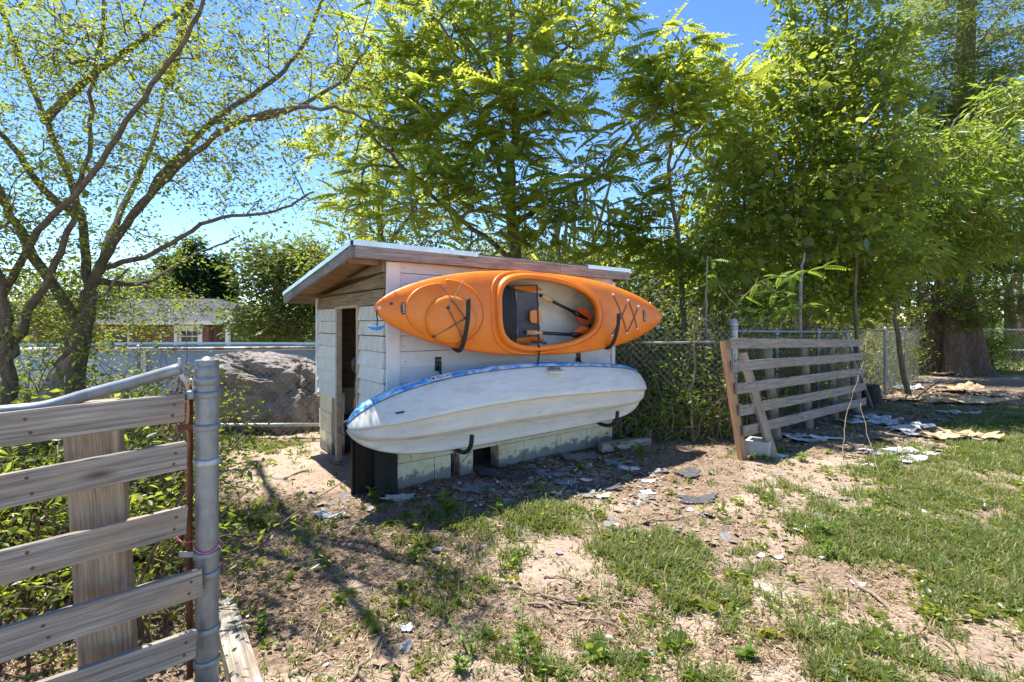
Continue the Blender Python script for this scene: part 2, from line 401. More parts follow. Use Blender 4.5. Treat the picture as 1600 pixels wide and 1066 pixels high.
# ---------------------------------------------------------------- foliage tools
LEAF = (np.array([(0, 0, 0), (.42, .24, .07), (1, 0, -.04), (.42, -.24, .07)]), np.array([(0, 2, 1), (0, 3, 2)]))
NARROW = (np.array([(0, 0, 0), (.4, .10, .03), (1, 0, -.10), (.4, -.10, .03)]), np.array([(0, 2, 1), (0, 3, 2)]))
BROAD = (np.array([(0, 0, 0), (.18, .36, .05), (.55, .36, .08), (1, 0, -.08), (.55, -.36, .08), (.18, -.36, .05)]), np.array([(0, 2, 1), (0, 3, 2), (0, 4, 3), (0, 5, 4)]))
def frond(pairs=9, droop=.35, ll=.20):
    V = []; T = []; 
    for i in range(pairs+1):
        t = .14+.86*i/pairs; z = -droop*t*t
        for s in ((-1, 1) if i < pairs else (0,)):
            l = ll*(1-.45*abs(t-.45)); base = np.array((t, 0, z)); w = l*.30
            dr = np.array((.30, s*.95, -.34)) if s else np.array((1, 0, -.5)); dr = dr/np.linalg.norm(dr)*l
            sd_ = np.cross(dr, (0, 0, 1.)); sd_ = sd_/np.linalg.norm(sd_)*w
            b = len(V); V += [base, base+dr*.4+sd_, base+dr+np.array((0, 0, -.02)), base+dr*.4-sd_]; T += [(b, b+2, b+1), (b, b+3, b+2)]
    b = len(V); V += [np.array((0, .006, 0)), np.array((0, -.006, 0)), np.array((.55, 0, -droop*.3)), np.array((1, 0, -droop))]; T += [(b, b+1, b+2), (b, b+2, b+3)]
    return np.array(V, float), np.array(T)
FROND = frond()
def unit(a): return a/np.maximum(np.linalg.norm(a, axis=-1, keepdims=True), 1e-9)
def scatter(tpl, pos, dirs, nrm, size, rnd=None, wid=None):
    V0, T0 = tpl; n = len(pos); X = unit(dirs); Z = unit(nrm-X*np.sum(nrm*X, -1, keepdims=True)); Y = np.cross(Z, X)
    size = np.broadcast_to(np.asarray(size, float), (n,)); wid = size if wid is None else np.broadcast_to(wid, (n,))
    V = pos[:, None, :]+size[:, None, None]*V0[None, :, 0, None]*X[:, None]+wid[:, None, None]*V0[None, :, 1, None]*Y[:, None]+size[:, None, None]*V0[None, :, 2, None]*Z[:, None]
    k = len(V0); T = T0[None]+(np.arange(n)*k)[:, None, None]
    r = np.repeat(rng.random(n) if rnd is None else rnd, k)
    return V.reshape(-1, 3), T.reshape(-1, 3), r
def merge(parts):
    V = []; T = []; Rr = []; b = 0
    for v, t, r in parts: V.append(v); T.append(t+b); Rr.append(r); b += len(v)
    return np.concatenate(V), np.concatenate(T), np.concatenate(Rr)
def nptubes(paths, n=4):
    """paths: list of (pts (k,3), radii (k,)) -> V, T; few-sided wood tubes"""
    VV = []; TT = []; base = 0; ang = np.arange(n)*2*pi/n; ca, sa = np.cos(ang), np.sin(ang)
    for P, r in paths:
        P = np.asarray(P, float); k = len(P)
        if k < 2: continue
        d = np.gradient(P, axis=0); d = unit(d); a = np.array((0.13, .21, .97)) if abs(d[:, 2]).mean() < .85 else np.array((1., .1, 0))
        x = unit(np.cross(d, a)); y = np.cross(d, x); r = np.asarray(r)[:, None, None]
        V = P[:, None]+r*(ca[None, :, None]*x[:, None]+sa[None, :, None]*y[:, None])
        VV.append(V.reshape(-1, 3)); i = np.arange(k-1)[:, None]*n; j = np.arange(n)[None]; j2 = (j+1) % n
        a0, a1, b0, b1 = i+j, i+j2, i+n+j, i+n+j2
        TT.append(np.stack([np.stack([a0, a1, b1], -1), np.stack([a0, b1, b0], -1)], 2).reshape(-1, 3)+base); base += k*n
    return np.concatenate(VV), np.concatenate(TT)
def smooth_path(pts, sub=5, jit=0.0):
    P = np.array([tuple(p) for p in pts], float); out = []
    for i in range(len(P)-1):
        p0 = P[max(i-1, 0)]; p1 = P[i]; p2 = P[i+1]; p3 = P[min(i+2, len(P)-1)]
        for k in range(sub):
            t = k/sub; out.append(.5*((2*p1)+(-p0+p2)*t+(2*p0-5*p1+4*p2-p3)*t*t+(-p0+3*p1-3*p2+p3)*t**3))
    out.append(P[-1]); out = np.array(out)
    if jit: out[1:-1] += rng.normal(0, jit, out[1:-1].shape)
    return out
def blob_points(blobs, n, shell=.35):
    """blobs: (px x, px y, depth, px rx, px ry, depth radius[, weight])"""
    w = np.array([b[3]*b[4]*(b[6] if len(b) > 6 else 1) for b in blobs], float); w /= w.sum()
    idx = rng.choice(len(blobs), n, p=w); P = np.zeros((n, 3))
    d = unit(rng.normal(size=(n, 3))); r = rng.random(n)**shell; d = d*r[:, None]
    for i, k in enumerate(idx):
        b = blobs[k]; c = W(b[0], b[1], b[2]); s = b[2]/F
        P[i] = (c.x+d[i, 0]*b[3]*s, c.y+d[i, 1]*b[5], c.z+d[i, 2]*b[4]*s)
    return P
def grow(skeleton, targets, step=.22, wob=.05, rtip=.004, expo=.5, rise=.12, maxr=None):
    """skeleton: list of (points, start radius, end radius); every target is joined to the nearest wood by a bent twig.
    returns tubes and twig tips with directions"""
    nodes = []; par = []; fixed = []
    paths = []
    for pts, r0, r1 in skeleton:
        P = smooth_path(pts, 6, wob*.25); k = len(P); ids = []
        for i, p in enumerate(P):
            nodes.append(p); fixed.append(r0+(r1-r0)*(i/(k-1))**.8); par.append(len(nodes)-2 if i else -1); ids.append(len(nodes)-1)
        paths.append(ids)
    n0 = len(nodes); cap = n0+len(targets)*12
    A = np.zeros((cap, 3)); A[:n0] = nodes; cnt = n0; par = par+[0]*(cap-n0); 
    fx = np.full(cap, 0.0); fx[:n0] = fixed
    tr = A[:n0].copy(); dist0 = np.array([np.min(np.sum((tr-t)**2, 1)) for t in targets]); order = np.argsort(dist0)
    tips = []; 
    for ti in order:
        t = targets[ti]; dv = A[:cnt]-t; d2 = np.sum(dv*dv, 1)*(1+.8*np.clip(dv[:, 2], 0, 1))+.0*fx[:cnt]
        j = int(np.argmin(d2)); a = A[j]; ln = np.linalg.norm(t-a)
        if ln < step*.4: continue
        k = min(11, max(2, int(ln/step)+1)); u = np.linspace(0, 1, k+1)[1:, None]
        pts = a+(t-a)*u; pts[:, 2] += rise*ln*np.sin(pi*u[:, 0]); pts[:-1] += rng.normal(0, wob*.5, (k-1, 3))*min(1, ln)
        prev = j; ids = [j]
        for p in pts:
            A[cnt] = p; par[cnt] = prev; prev = cnt; ids.append(cnt); cnt += 1
        paths.append(ids); tips.append((cnt-1, unit(A[cnt-1]-A[ids[-2]])))
    load = np.zeros(cnt); 
    for i, _ in tips: load[i] += 1
    for i in range(cnt-1, n0-1, -1):
        if par[i] >= 0: load[par[i]] += load[i]
    rad = rtip*np.maximum(load, 1)**expo
    rad[:n0] = fx[:n0]
    if maxr: rad[n0:] = np.minimum(rad[n0:], maxr)
    thick = []; thin = []
    for ids in paths[:len(skeleton)]: thick.append((A[ids], rad[ids]))
    for ids in paths[len(skeleton):]:
        r = rad[ids].copy(); r[0] = min(r[0], r[1]*1.25); r[-1] *= .5; thin.append((A[ids], r))
    tp = np.array([A[i] for i, _ in tips]); td = np.array([d for _, d in tips])
    return thick, thin, tp, td
def sprig(tp, td, k, spread, size, tpl=LEAF, droop=.3, up=.7, szvar=.35, along=.0, flat=.5):
    n = len(tp); P = np.repeat(tp, k, 0); D = np.repeat(td, k, 0)
    off = unit(rng.normal(size=(n*k, 3)))*(rng.random((n*k, 1))**.6)*spread; off[:, 2] *= flat
    P = P+off+D*(rng.random((n*k, 1))-.5)*along
    d = unit(off)+D*.5+rng.normal(0, .45, (n*k, 3)); d[:, 2] = d[:, 2]*.6-droop
    nr = rng.normal(0, .6, (n*k, 3)); nr[:, 2] += up
    s = size*(1+rng.normal(0, szvar, n*k)).clip(.4, 1.8)
    base = np.repeat(rng.random(n), k); r = np.clip(base*.45+rng.random(n*k)*.6-.03, 0, 1)
    return scatter(tpl, P, d, nr, s, r)
def tree(name, label, skeleton, targets, bark, leaf, root, group=None, cat='tree', trunk_sides=9, crown=None, **kw):
    """crown: function(tips, dirs) -> list of leaf arrays"""
    t = thing(name, label, cat, root, group=group); off = np.array(tuple(root))
    thick, thin, tp, td = grow(skeleton, targets, **kw)
    V, T = nptubes(thick, trunk_sides); tk = npmesh('trunk', V-off, T, bark, t, smooth=True)
    V, T = nptubes(thin, 4); npmesh('branches', V-off, T, bark, t, smooth=True, kind='stuff')
    parts = crown(tp, td); V, T, r = merge(parts); npmesh('crown', V-off, T, leaf, t, rnd=r)
    return t, tp, td
# ---------------------------------------------------------------- ground
def ell(X, Y, items):
    px = CX+F*X/np.maximum(Y, .3); py = HY+F*H/np.maximum(Y, .3); d = np.zeros_like(X)
    for x, y, rx, ry, w in items:
        q = ((px-x)/rx)**2+((py-y)/ry)**2; d = np.maximum(d, w*np.clip(1.35-q, 0, 1))
    return d
GRASS = [(860, 815, 115, 40, .85), (740, 850, 150, 50, .75), (1010, 870, 105, 48, .78), (1085, 915, 95, 42, .75), (640, 850, 90, 42, .5),
         (1250, 785, 110, 40, .75), (1160, 800, 60, 30, .35), (1420, 810, 200, 85, 1.0), (1560, 870, 180, 120, 1.15), (1480, 740, 160, 50, 1.0), (1570, 700, 120, 60, 1.1),
         (1270, 965, 110, 50, .72), (1340, 1020, 120, 50, .72), (1450, 1050, 170, 35, .7), (1170, 905, 70, 36, .6), (1000, 1010, 110, 40, .5), (1060, 1045, 130, 30, .5),
         (700, 930, 110, 60, .38), (760, 1000, 130, 50, .35), (400, 805, 65, 26, .7), (470, 815, 60, 22, .5), (450, 700, 60, 14, .6), (380, 690, 60, 20, .7), (360, 740, 40, 20, .4),
         (1430, 640, 90, 10, .5), (1560, 665, 90, 22, .85), (1200, 712, 60, 16, .5), (1570, 590, 90, 14, .5), (1340, 665, 40, 10, .5), (560, 960, 80, 30, .22), (420, 660, 90, 12, .5),
         (1000, 930, 120, 40, .25), (880, 1040, 120, 40, .35), (1130, 980, 100, 40, .35), (1240, 870, 90, 40, .35)]
LITTER = [(430, 860, 120, 90, .9), (400, 960, 110, 80, .8), (640, 860, 130, 60, .6), (900, 740, 190, 45, 1.0), (760, 775, 170, 30, 1.0), (1050, 745, 120, 50, .65), (560, 790, 90, 25, .8),
          (700, 960, 150, 60, .4), (1130, 700, 120, 20, .7), (1300, 690, 130, 25, .6), (1480, 630, 190, 32, .9), (1330, 650, 100, 24, .8), (1050, 830, 150, 40, .5), (1300, 880, 130, 40, .4),
          (150, 900, 220, 260, 1.0), (500, 1000, 130, 50, .5), (900, 960, 140, 50, .45), (1180, 1000, 80, 40, .5), (1340, 930, 100, 30, .4), (1060, 900, 110, 50, .3)]
def grass_density(X, Y):
    d = ell(X, Y, GRASS)
    lawn = np.clip((Y-12)/2, 0, 1)*np.clip((X-6)/3, 0, 1); back = np.clip((Y-5.3)/1, 0, 1)*np.clip((-X-.5)/1, 0, 1)*.45
    return np.maximum(np.maximum(d, lawn), back)
def litter_density(X, Y):
    d = ell(X, Y, LITTER); woods = np.clip((Y-5.4)/.5, 0, 1)*np.clip((X-.2)/1, 0, 1)*np.clip((11-Y)/2, 0, 1)
    return np.maximum(d, woods*.9)
def make_ground():
    def axis(lo, hi, step, far):
        core = np.arange(lo, hi, step); a = []; s = step; v = hi
        while v < far: a.append(v); s *= 1.16; v += s
        b = []; s = step; v = lo
        while v > -far: s *= 1.16; v -= s; b.append(v)
        return np.array(b[::-1]+list(core)+a)
    xs = axis(-4, 7, .032, 900); ys = axis(.6, 7.5, .026, 900)
    Xg, Yg = np.meshgrid(xs, ys); Z = ground_z(Xg, Yg)
    V = np.stack([Xg, Yg, Z], -1).reshape(-1, 3); nx, ny = len(xs), len(ys)
    i = (np.arange(ny-1)[:, None]*nx+np.arange(nx-1)[None]).ravel()
    T = np.concatenate([np.stack([i, i+1, i+nx+1], 1), np.stack([i, i+nx+1, i+nx], 1)])
    o = npmesh('ground', V, T, None, smooth=True); me = o.data
    for nm, fn in (('litter', litter_density), ('grassy', grass_density)):
        a = me.attributes.new(nm, 'FLOAT', 'POINT'); a.data.foreach_set('value', fn(Xg, Yg).ravel().astype(np.float32))
    m, nt, b = new_mat('ground_soil'); geo = N(nt, 'ShaderNodeNewGeometry'); v = geo.outputs['Position']
    al = N(nt, 'ShaderNodeAttribute', attribute_name='litter').outputs['Fac']; ag = N(nt, 'ShaderNodeAttribute', attribute_name='grassy').outputs['Fac']
    n1 = noise(nt, v, 1.3, 6, .6); n2 = noise(nt, v, 9, 8, .75, .3); n3 = noise(nt, v, 55, 5, .75); n4 = noise(nt, v, 3.4, 8, .7, .8)
    sand = ramp(nt, n1, [(.3, (.28, .205, .15)), (.5, (.37, .295, .23)), (.7, (.49, .425, .36))])
    sand = mixc(nt, ramp(nt, n3, [(.35, (.8,)*3), (.55, (0,)*3)]), sand, (.26, .18, .13))
    lit = ramp(nt, n3, [(.32, (.085, .06, .045)), (.5, (.20, .14, .10)), (.66, (.38, .29, .21))])
    def m2(op, a, b_):
        n = N(nt, 'ShaderNodeMath', operation=op)
        for k, q in enumerate((a, b_)):
            if isinstance(q, (int, float)): n.inputs[k].default_value = q
            else: L(nt, q, n.inputs[k])
        return n.outputs[0]
    f = m2('ADD', m2('MULTIPLY', al, .70), m2('MULTIPLY', n2, 1.0)); f = m2('ADD', f, m2('MULTIPLY', n4, .45))
    c = mixc(nt, ramp(nt, f, [(.74, (0,)*3), (1.08, (.95,)*3)]), sand, lit)
    f2 = m2('ADD', m2('MULTIPLY', ag, .55), n2)
    c = mixc(nt, ramp(nt, f2, [(.90, (0,)*3), (1.2, (.55,)*3)]), c, (.15, .14, .07))
    sep = N(nt, 'ShaderNodeSeparateXYZ'); L(nt, v, sep.inputs[0])
    far = ramp(nt, m2('MULTIPLY', sep.outputs['Y'], .02), [(.28, (0,)*3), (.4, (1,)*3)])
    c = mixc(nt, far, c, (.10, .135, .045))
    L(nt, c, b.inputs['Base Color']); b.inputs['Roughness'].default_value = .95; b.inputs['Specular IOR Level'].default_value = .15
    bump(nt, b, m2('ADD', m2('MULTIPLY', n3, .6), m2('MULTIPLY', n2, .6)), .9, .018)
    me.materials.append(m); tag(o, kind='structure')
make_ground()

def ground_pts(n, dens, y0=1.2, y1=9.0, power=1.35):
    """random ground points, thinned by dens(X, Y), denser near the camera"""
    out = []; tot = 0
    while tot < n:
        D = y0+(y1-y0)*rng.random(n*2)**power; X = (rng.random(n*2)*2.15-1.06)*D
        keep = rng.random(n*2) < dens(X, D); out.append(np.stack([X[keep], D[keep]], 1)); tot += keep.sum()
    P = np.concatenate(out)[:n]; return np.column_stack([P, ground_z(P[:, 0], P[:, 1])])
def in_shed(X, Y):
    t = (X+.929)*.797+(Y-3.61)*.604; m = -(X+.929)*.604+(Y-3.61)*.797
    return (t > -.02) & (t < 2.5) & (m > -.02) & (m < 1.74)
def grass():
    def dens(X, Y):
        d = grass_density(X, Y); nz = fbm(X, Y, 2.6, 6); nf = fbm(X+7, Y, 11, 3); p = np.clip((d+(nz-.5)*2.0+(nf-.5)*3.0-.55)*1.2, 0, 1)*(d > .01); return np.where(in_shed(X, Y), 0, p**1.35+.02)
    C = ground_pts(14500, dens, 1.25, 8.5, 1.45); parts = []
    K = 13; n = len(C)
    rot = rng.random((n, 1))*2*pi; sc = rng.uniform(.5, 1.15, (n, 1))*np.clip(.6+.6*grass_density(C[:, 0], C[:, 1])[:, None], .5, 1.1)
    a = rot+rng.random((n, K))*2*pi; lean = rng.uniform(.25, 1.25, (n, K)); ln = rng.uniform(.02, .066, (n, K))*sc
    ln = np.where(rng.random((n, K)) < .03, ln*1.9, ln)
    rad = rng.random((n, K))*.06*sc
    P = np.repeat(C, K, 0); aa = a.ravel(); le = lean.ravel(); l = ln.ravel(); r0 = rad.ravel(); w = (rng.uniform(.0014, .0036, (n*K)))*(1+P[:, 1]*.12)
    hx, hy = np.cos(aa), np.sin(aa); B = P+np.stack([hx*r0, hy*r0, np.zeros_like(r0)-.003], 1)
    sx, sy = -hy*w, hx*w
    mid = B+np.stack([hx*l*.5*np.sin(le)*.7, hy*l*.5*np.sin(le)*.7, l*.55*np.cos(le*.6)], 1); tip = B+np.stack([hx*l*np.sin(le), hy*l*np.sin(le), l*(np.cos(le)*.9+.08)], 1)
    S = np.stack([sx, sy, np.zeros_like(sx)], 1)
    V = np.stack([B-S, B+S, mid+S*.8, mid-S*.8, tip], 1).reshape(-1, 3); b = (np.arange(len(B))*5)[:, None, None]
    T = (np.array([(0, 1, 2), (0, 2, 3), (3, 2, 4)])[None]+b).reshape(-1, 3)
    cr = np.repeat(rng.random(n)*.62, K)+rng.random(n*K)*.2; cr = np.where(rng.random(n*K) < .12, .75+rng.random(n*K)*.25, cr)
    dry = np.repeat(fbm(C[:, 0]+9, C[:, 1], 1.6, 3), K); cr = np.clip(cr+np.clip(dry-.5, 0, 1)*.9, 0, 1)
    o = npmesh('grass', V, T, 'grass', rnd=np.repeat(cr, 5)); tag(o, 'thin green grass growing in patches over the bare sandy yard', 'grass', kind='stuff')
    # far lawn beyond the cedar
    n = 16000; Y = rng.uniform(11.5, 26, n); X = Y*rng.uniform(.78, 1.15, n); Pz = np.column_stack([X, Y, ground_z(X, Y)])
    Vt, Tt, r = scatter((np.array([(0, -.12, 0), (0, .12, 0), (1, 0, 0)]), np.array([(0, 1, 2)])), Pz, np.column_stack([rng.normal(0, .4, n), rng.normal(0, .4, n), np.ones(n)]), rng.normal(size=(n, 3)), rng.uniform(.05, .11, n), np.clip(rng.random(n)*.7, 0, 1), .12)
    tag(npmesh('lawn', Vt, Tt, 'grass', rnd=r), 'sunlit green lawn beyond the far chain link fence', 'lawn', kind='stuff')
grass()
def litter():
    dens = lambda X, Y: np.where(in_shed(X, Y), 0, np.clip(litter_density(X, Y)*.8+.16+.25*grass_density(X, Y), 0, 1)*np.clip((fbm(X+5, Y, 2.2, 3)-.3)*4, .12, 1))
    C = ground_pts(80000, dens, 1.2, 8.5, 1.45); n = len(C); C[:, 2] += rng.uniform(.001, .008, n)
    an = rng.random(n)*2*pi; d = np.stack([np.cos(an), np.sin(an), rng.normal(0, .13, n)], 1)
    up = rng.normal(0, .35, (n, 3)); up[:, 2] += 1; ln = rng.gamma(2.2, .016, n).clip(.01, .16)
    a = scatter((np.array([(-.5, -.5, 0), (-.5, .5, 0), (.5, .4, .02), (.5, -.4, .02)]), np.array([(0, 2, 1), (0, 3, 2)])), C, d, up, ln, rng.random(n), rng.uniform(.0014, .0034, n)*(1+C[:, 1]*.1))
    tag(npmesh('straw', a[0], a[1], 'straw', rnd=a[2]), 'dry straw and pine needles strewn over the dirt', 'straw', kind='stuff')
    C = ground_pts(9000, dens, 1.2, 9, 1.4); n = len(C); C[:, 2] += rng.uniform(.002, .012, n); up = rng.normal(0, .6, (n, 3)); up[:, 2] += 1
    a = scatter(LEAF, C, rng.normal(size=(n, 3))*(1, 1, .25), up, rng.uniform(.012, .045, n))
    tag(npmesh('fallen_leaves', a[0], a[1], 'dry_leaf', rnd=a[2]), 'brown fallen leaves scattered over the dirt', 'fallen leaves', kind='stuff')
    # small broad weeds among the grass
    C = ground_pts(1500, lambda X, Y: np.where(in_shed(X, Y), 0, np.clip(grass_density(X, Y)*.8+.06, 0, 1)*np.clip((fbm(X+3, Y+8, 5, 3)-.45)*6, 0, 1)), 1.3, 8, 1.3); n = len(C); k = 7
    Pp = np.repeat(C, k, 0)+rng.normal(0, .012, (n*k, 3))*(1, 1, .3); Pp[:, 2] += .008+rng.random(n*k)*.02; dd = rng.normal(size=(n*k, 3)); dd[:, 2] = np.abs(dd[:, 2])*.35; up = rng.normal(0, .35, (n*k, 3)); up[:, 2] += 1
    a = scatter(BROAD, Pp, dd, up, np.repeat(rng.uniform(.012, .038, n), k)*rng.uniform(.7, 1.2, n*k), np.repeat(rng.random(n), k))
    tag(npmesh('ground_cover', a[0], a[1], 'leaf_vine', rnd=a[2]), 'small broad-leaved weeds creeping among the grass', 'ground cover', kind='stuff')
    # clods and pebbles: squashed octahedra
    OC = (np.array([(1, 0, 0), (0, 1, 0), (-1, 0, 0), (0, -1, 0), (0, 0, .8), (0, 0, -.5)], float), np.array([(0, 1, 4), (1, 2, 4), (2, 3, 4), (3, 0, 4), (1, 0, 5), (2, 1, 5), (3, 2, 5), (0, 3, 5)]))
    C = ground_pts(9000, lambda X, Y: np.where(in_shed(X, Y), 0, np.clip(fbm(X, Y+3, 2.5, 3)-.3, 0.05, 1)), 1.2, 8, 1.5); n = len(C); up = rng.normal(0, .4, (n, 3)); up[:, 2] += 1
    a = scatter(OC, C, rng.normal(size=(n, 3)), up, rng.gamma(1.8, .0035, n).clip(.003, .022))
    tag(npmesh('clods', a[0], a[1], 'clod'), 'small clods and pebbles lying on the sandy soil', 'pebbles', kind='stuff')
    # small debris chips of roofing and paint
    sc = [(760, 775, 150, 22, 1.0), (900, 745, 150, 38, 1.0), (1000, 775, 70, 30, .6), (1060, 830, 120, 50, .25), (1400, 705, 90, 22, .9), (1330, 660, 100, 26, .6), (1450, 660, 90, 22, .7), (1230, 690, 50, 14, .8), (1490, 620, 110, 24, .7), (1250, 820, 120, 60, .15), (520, 790, 60, 25, .3)]
    chip = (np.array([(-.6, -.3, 0), (.1, -.55, .05), (.65, -.1, 0), (.3, .5, .06), (-.45, .4, 0)]), np.array([(0, 1, 2), (0, 2, 3), (0, 3, 4)]))
    for nm, mt, cnt, lab, lo, hi in (('shingle_bits', 'shingle_grey', 560, 'small broken bits of grey roofing littering the dirt', .015, .07), ('paper_bits', 'scrap_white', 260, 'small torn white scraps littering the dirt', .008, .034), ('bark_chips', 'bark_dead', 2600, 'brown bark chips and wood splinters littering the dirt', .01, .05)):
        C = ground_pts(cnt, lambda X, Y: np.where(in_shed(X, Y), 0, ell(X, Y, sc)+.01), 1.3, 11, 1); n = len(C); C[:, 2] += rng.uniform(.003, .014, n); up = rng.normal(0, .28, (n, 3)); up[:, 2] += 1
        a = scatter(chip, C, rng.normal(size=(n, 3))*(1, 1, .15), up, rng.uniform(lo, hi, n))
        tag(npmesh(nm, a[0], a[1], mt), lab, 'debris', kind='stuff')
litter()
# ---------------------------------------------------------------- the hut, in its own frame: t along the front, m into the hut, z up
TH = math.atan2(.604, .797); A0 = Vector((-.929, 3.61, 0)); LT, LM = 2.48, 1.72
def roof_z(m): return 1.735-.128*m
hut = thing('storage_hut', 'small white clapboard hut on painted blocks with a lean-to roof and open doorway', 'shed', A0, TH)
ZB = .585
def in_hut():
    # block base: each block is a piece
    def blockmesh(l, h, d, seed):
        mb = MB(); random.seed(seed); g = .0012; x, y, z = l/2-g, d/2, h/2-g; P = []
        for sz in (-1, 1):
            for a, b in ((-1, -1), (1, -1), (1, 1), (-1, 1)): P.append((a*x, b*y, sz*z))
        b_ = .004
        V = []; 
        mb.box((0, .006, 0), (2*x, d-.012, 2*z)); mb.box((0, -d/2+.003, 0), (2*x-.004, .006, 2*z-.004))
        o = mb.build('block', 'block_face', hut); return o
    full = blockmesh(.40, .195, .12, 1); half = blockmesh(.20, .195, .12, 2); used = {'f': 0, 'h': 0}
    def put(kind, t, m, z, rz):
        src = full if kind == 'f' else half; Mx = Matrix.Translation((t, m, z)) @ Matrix.Rotation(rz, 4, 'Z')
        if not used[kind]: src.matrix_local = Mx; used[kind] = 1
        else: inst('block', src.data, hut, Mx)
    def putw(x0, x1, z):
        me = (full if x1-x0 > .25 else half).data; w0 = .40 if x1-x0 > .25 else .20
        inst('block', me, hut, Matrix.Translation(((x0+x1)/2, .06, z)) @ Matrix.Scale((x1-x0)/w0, 4, (1, 0, 0)))
    for row in range(3):
        z = .0975+row*.195; first = row % 2
        if row == 0: spans = [(0, .40), (.40, .55), (.63, .76), (1.02, 1.30), (1.30, 1.70), (1.70, 2.10), (2.10, LT)]
        elif row == 1: spans = [(0, .20), (.20, .60), (.60, 1.0), (1.0, 1.4), (1.4, 1.8), (1.8, 2.2), (2.2, LT)]
        else: spans = [(0, .40), (.40, .80), (.80, 1.2), (1.2, 1.6), (1.6, 2.0), (2.0, LT)]
        for x0, x1 in spans: putw(x0, x1, z)
        put('f', .06, .325, z, -pi/2)
        for m0, k in ([(1.3, 'f')] if first else [(1.28, 'h'), (1.48, 'h')]): put(k, .06, m0+(.2 if k == 'f' else .1), z, -pi/2)
        for m0 in (.13, .53, .93, 1.33): put('f', LT-.06, m0+.2 if m0 < 1.3 else 1.52, z, pi/2)
        for x in (.12, .52, .92, 1.32, 1.72): put('f', x+.2, LM-.06, z, pi)
    mb = MB(); mb.box((LT/2, .30, .06), (LT-.5, .02, .30)); mb.build('hole_shade', 'stump_dark', hut)  # added dark sheet standing in for the shade inside the block holes
in_hut()
def siding():
    E = .118; zs = []; z = ZB-.02
    while z < 1.72: zs.append(z); z += E
    # front wall (faces -m), full length
    for i, z in enumerate(zs):
        z1 = min(z+E-.004, 1.735); mb = MB(); j = random.uniform(-.002, .002); seg = 8; P = []; fs = []; uv = []
        x0, x1 = .095, LT-.045
        for k in range(seg+1):
            x = x0+(x1-x0)*k/seg; w = mnoise.noise((i*3.1, k*.6, 0))*.003
            P += [(x, -.024+w, z+j+w), (x, -.010+w*.5, z1), (x, .012, z1), (x, .012, z+j+w)]
        for k in range(seg):
            a, b = k*4, k*4+4
            for q in range(4):
                r = (q+1) % 4; fs.append((a+q, b+q, b+r, a+r)); L0, L1 = (x1-x0)*k/seg, (x1-x0)*(k+1)/seg; h0, h1 = q*.1, (q+1)*.1
                uv.append([(L0, h0), (L1, h0), (L1, h1), (L0, h1)])
        fs += [(0, 1, 2, 3), (seg*4+3, seg*4+2, seg*4+1, seg*4)]; uv += [[(0, 0)]*4]*2
        mb.add(P, fs, uv); mb.build('siding_board', 'front_paint', hut)
    # left wall (faces -t) with the doorway between m .56 and 1.06
    D0, D1, DZ = .55, 1.06, 1.36
    def side_board(m0, m1, z, z1, mat, side=0):
        pts = []
        # clip by roof
        za, zb = min(z1, roof_z(m0)-.01), min(z1, roof_z(m1)-.01)
        if za <= z+.01 and zb <= z+.01: return
        if zb < z: m1 = m0+(m1-m0)*(roof_z(m0)-z)/(roof_z(m0)-roof_z(m1)); zb = z+.002
        s = -1 if side == 0 else 1; T = 0 if side == 0 else LT; r = random.uniform(-.003, .003); seg = max(2, int((m1-m0)/.12)); P = []; fs = []; uv = []
        for k in range(seg+1):
            m = m0+(m1-m0)*k/seg; zt = za+(zb-za)*k/seg; w = mnoise.noise((z*31+m0*7, k*.8, side))*.004
            P += [(T+s*(.028+w), m, z+r+w), (T+s*(.010+w*.5), m, zt), (T-s*.012, m, zt), (T-s*.012, m, z+r+w)]
        for k in range(seg):
            a, b = k*4, k*4+4
            for q in range(4):
                rr = (q+1) % 4; f = (a+q, b+q, b+rr, a+rr); L0, L1 = (m1-m0)*k/seg, (m1-m0)*(k+1)/seg
                u = [(L0, q*.1), (L1, q*.1), (L1, q*.1+.1), (L0, q*.1+.1)]
                fs.append(f if side else tuple(reversed(f))); uv.append(u if side else u[::-1])
        fs += [(0, 1, 2, 3), (seg*4+3, seg*4+2, seg*4+1, seg*4)]; uv += [[(0, 0)]*4]*2
        mb = MB(); mb.add(P, fs, uv); mb.build('siding_board', mat, hut)
    for z in zs:
        z1 = z+E-.007
        if z < DZ-.04:
            mat = 'side_paint_lit' if z < .95 else 'side_paint'
            side_board(.01, D0-.03, z, z1, mat); side_board(D1+.03, LM-.03, z, z1, mat)
        else: side_board(.01, LM-.03, z, z1, 'side_paint' if z < 1.38 else 'raw_siding')
        side_board(.01, LM, z, z1, 'front_paint', 1)
    mb = MB()
    mb.box((LT/2, LM-.02, (ZB+roof_z(LM))/2), (LT, .04, roof_z(LM)-ZB)); mb.build('back_wall', 'raw_siding', hut)
    # inner sheathing, coloured dark to stand for shadow in the joints; stops daylight
    mb = MB(); mb.box((LT/2, .03, (ZB+1.70)/2), (LT-.05, .03, 1.70-ZB)); mb.build('inner_front_wall', 'joint_shade', hut)
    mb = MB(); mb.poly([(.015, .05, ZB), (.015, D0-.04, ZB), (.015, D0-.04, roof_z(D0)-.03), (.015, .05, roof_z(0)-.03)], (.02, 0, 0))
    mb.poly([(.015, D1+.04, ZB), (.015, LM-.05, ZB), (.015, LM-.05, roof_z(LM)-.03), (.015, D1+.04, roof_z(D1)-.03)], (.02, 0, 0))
    mb.poly([(.015, D0-.035, DZ+.02), (.015, D1+.035, DZ+.02), (.015, D1+.035, roof_z(D1)-.03), (.015, D0-.035, roof_z(D0)-.03)], (.02, 0, 0)); mb.build('inner_side_wall', 'joint_shade', hut)
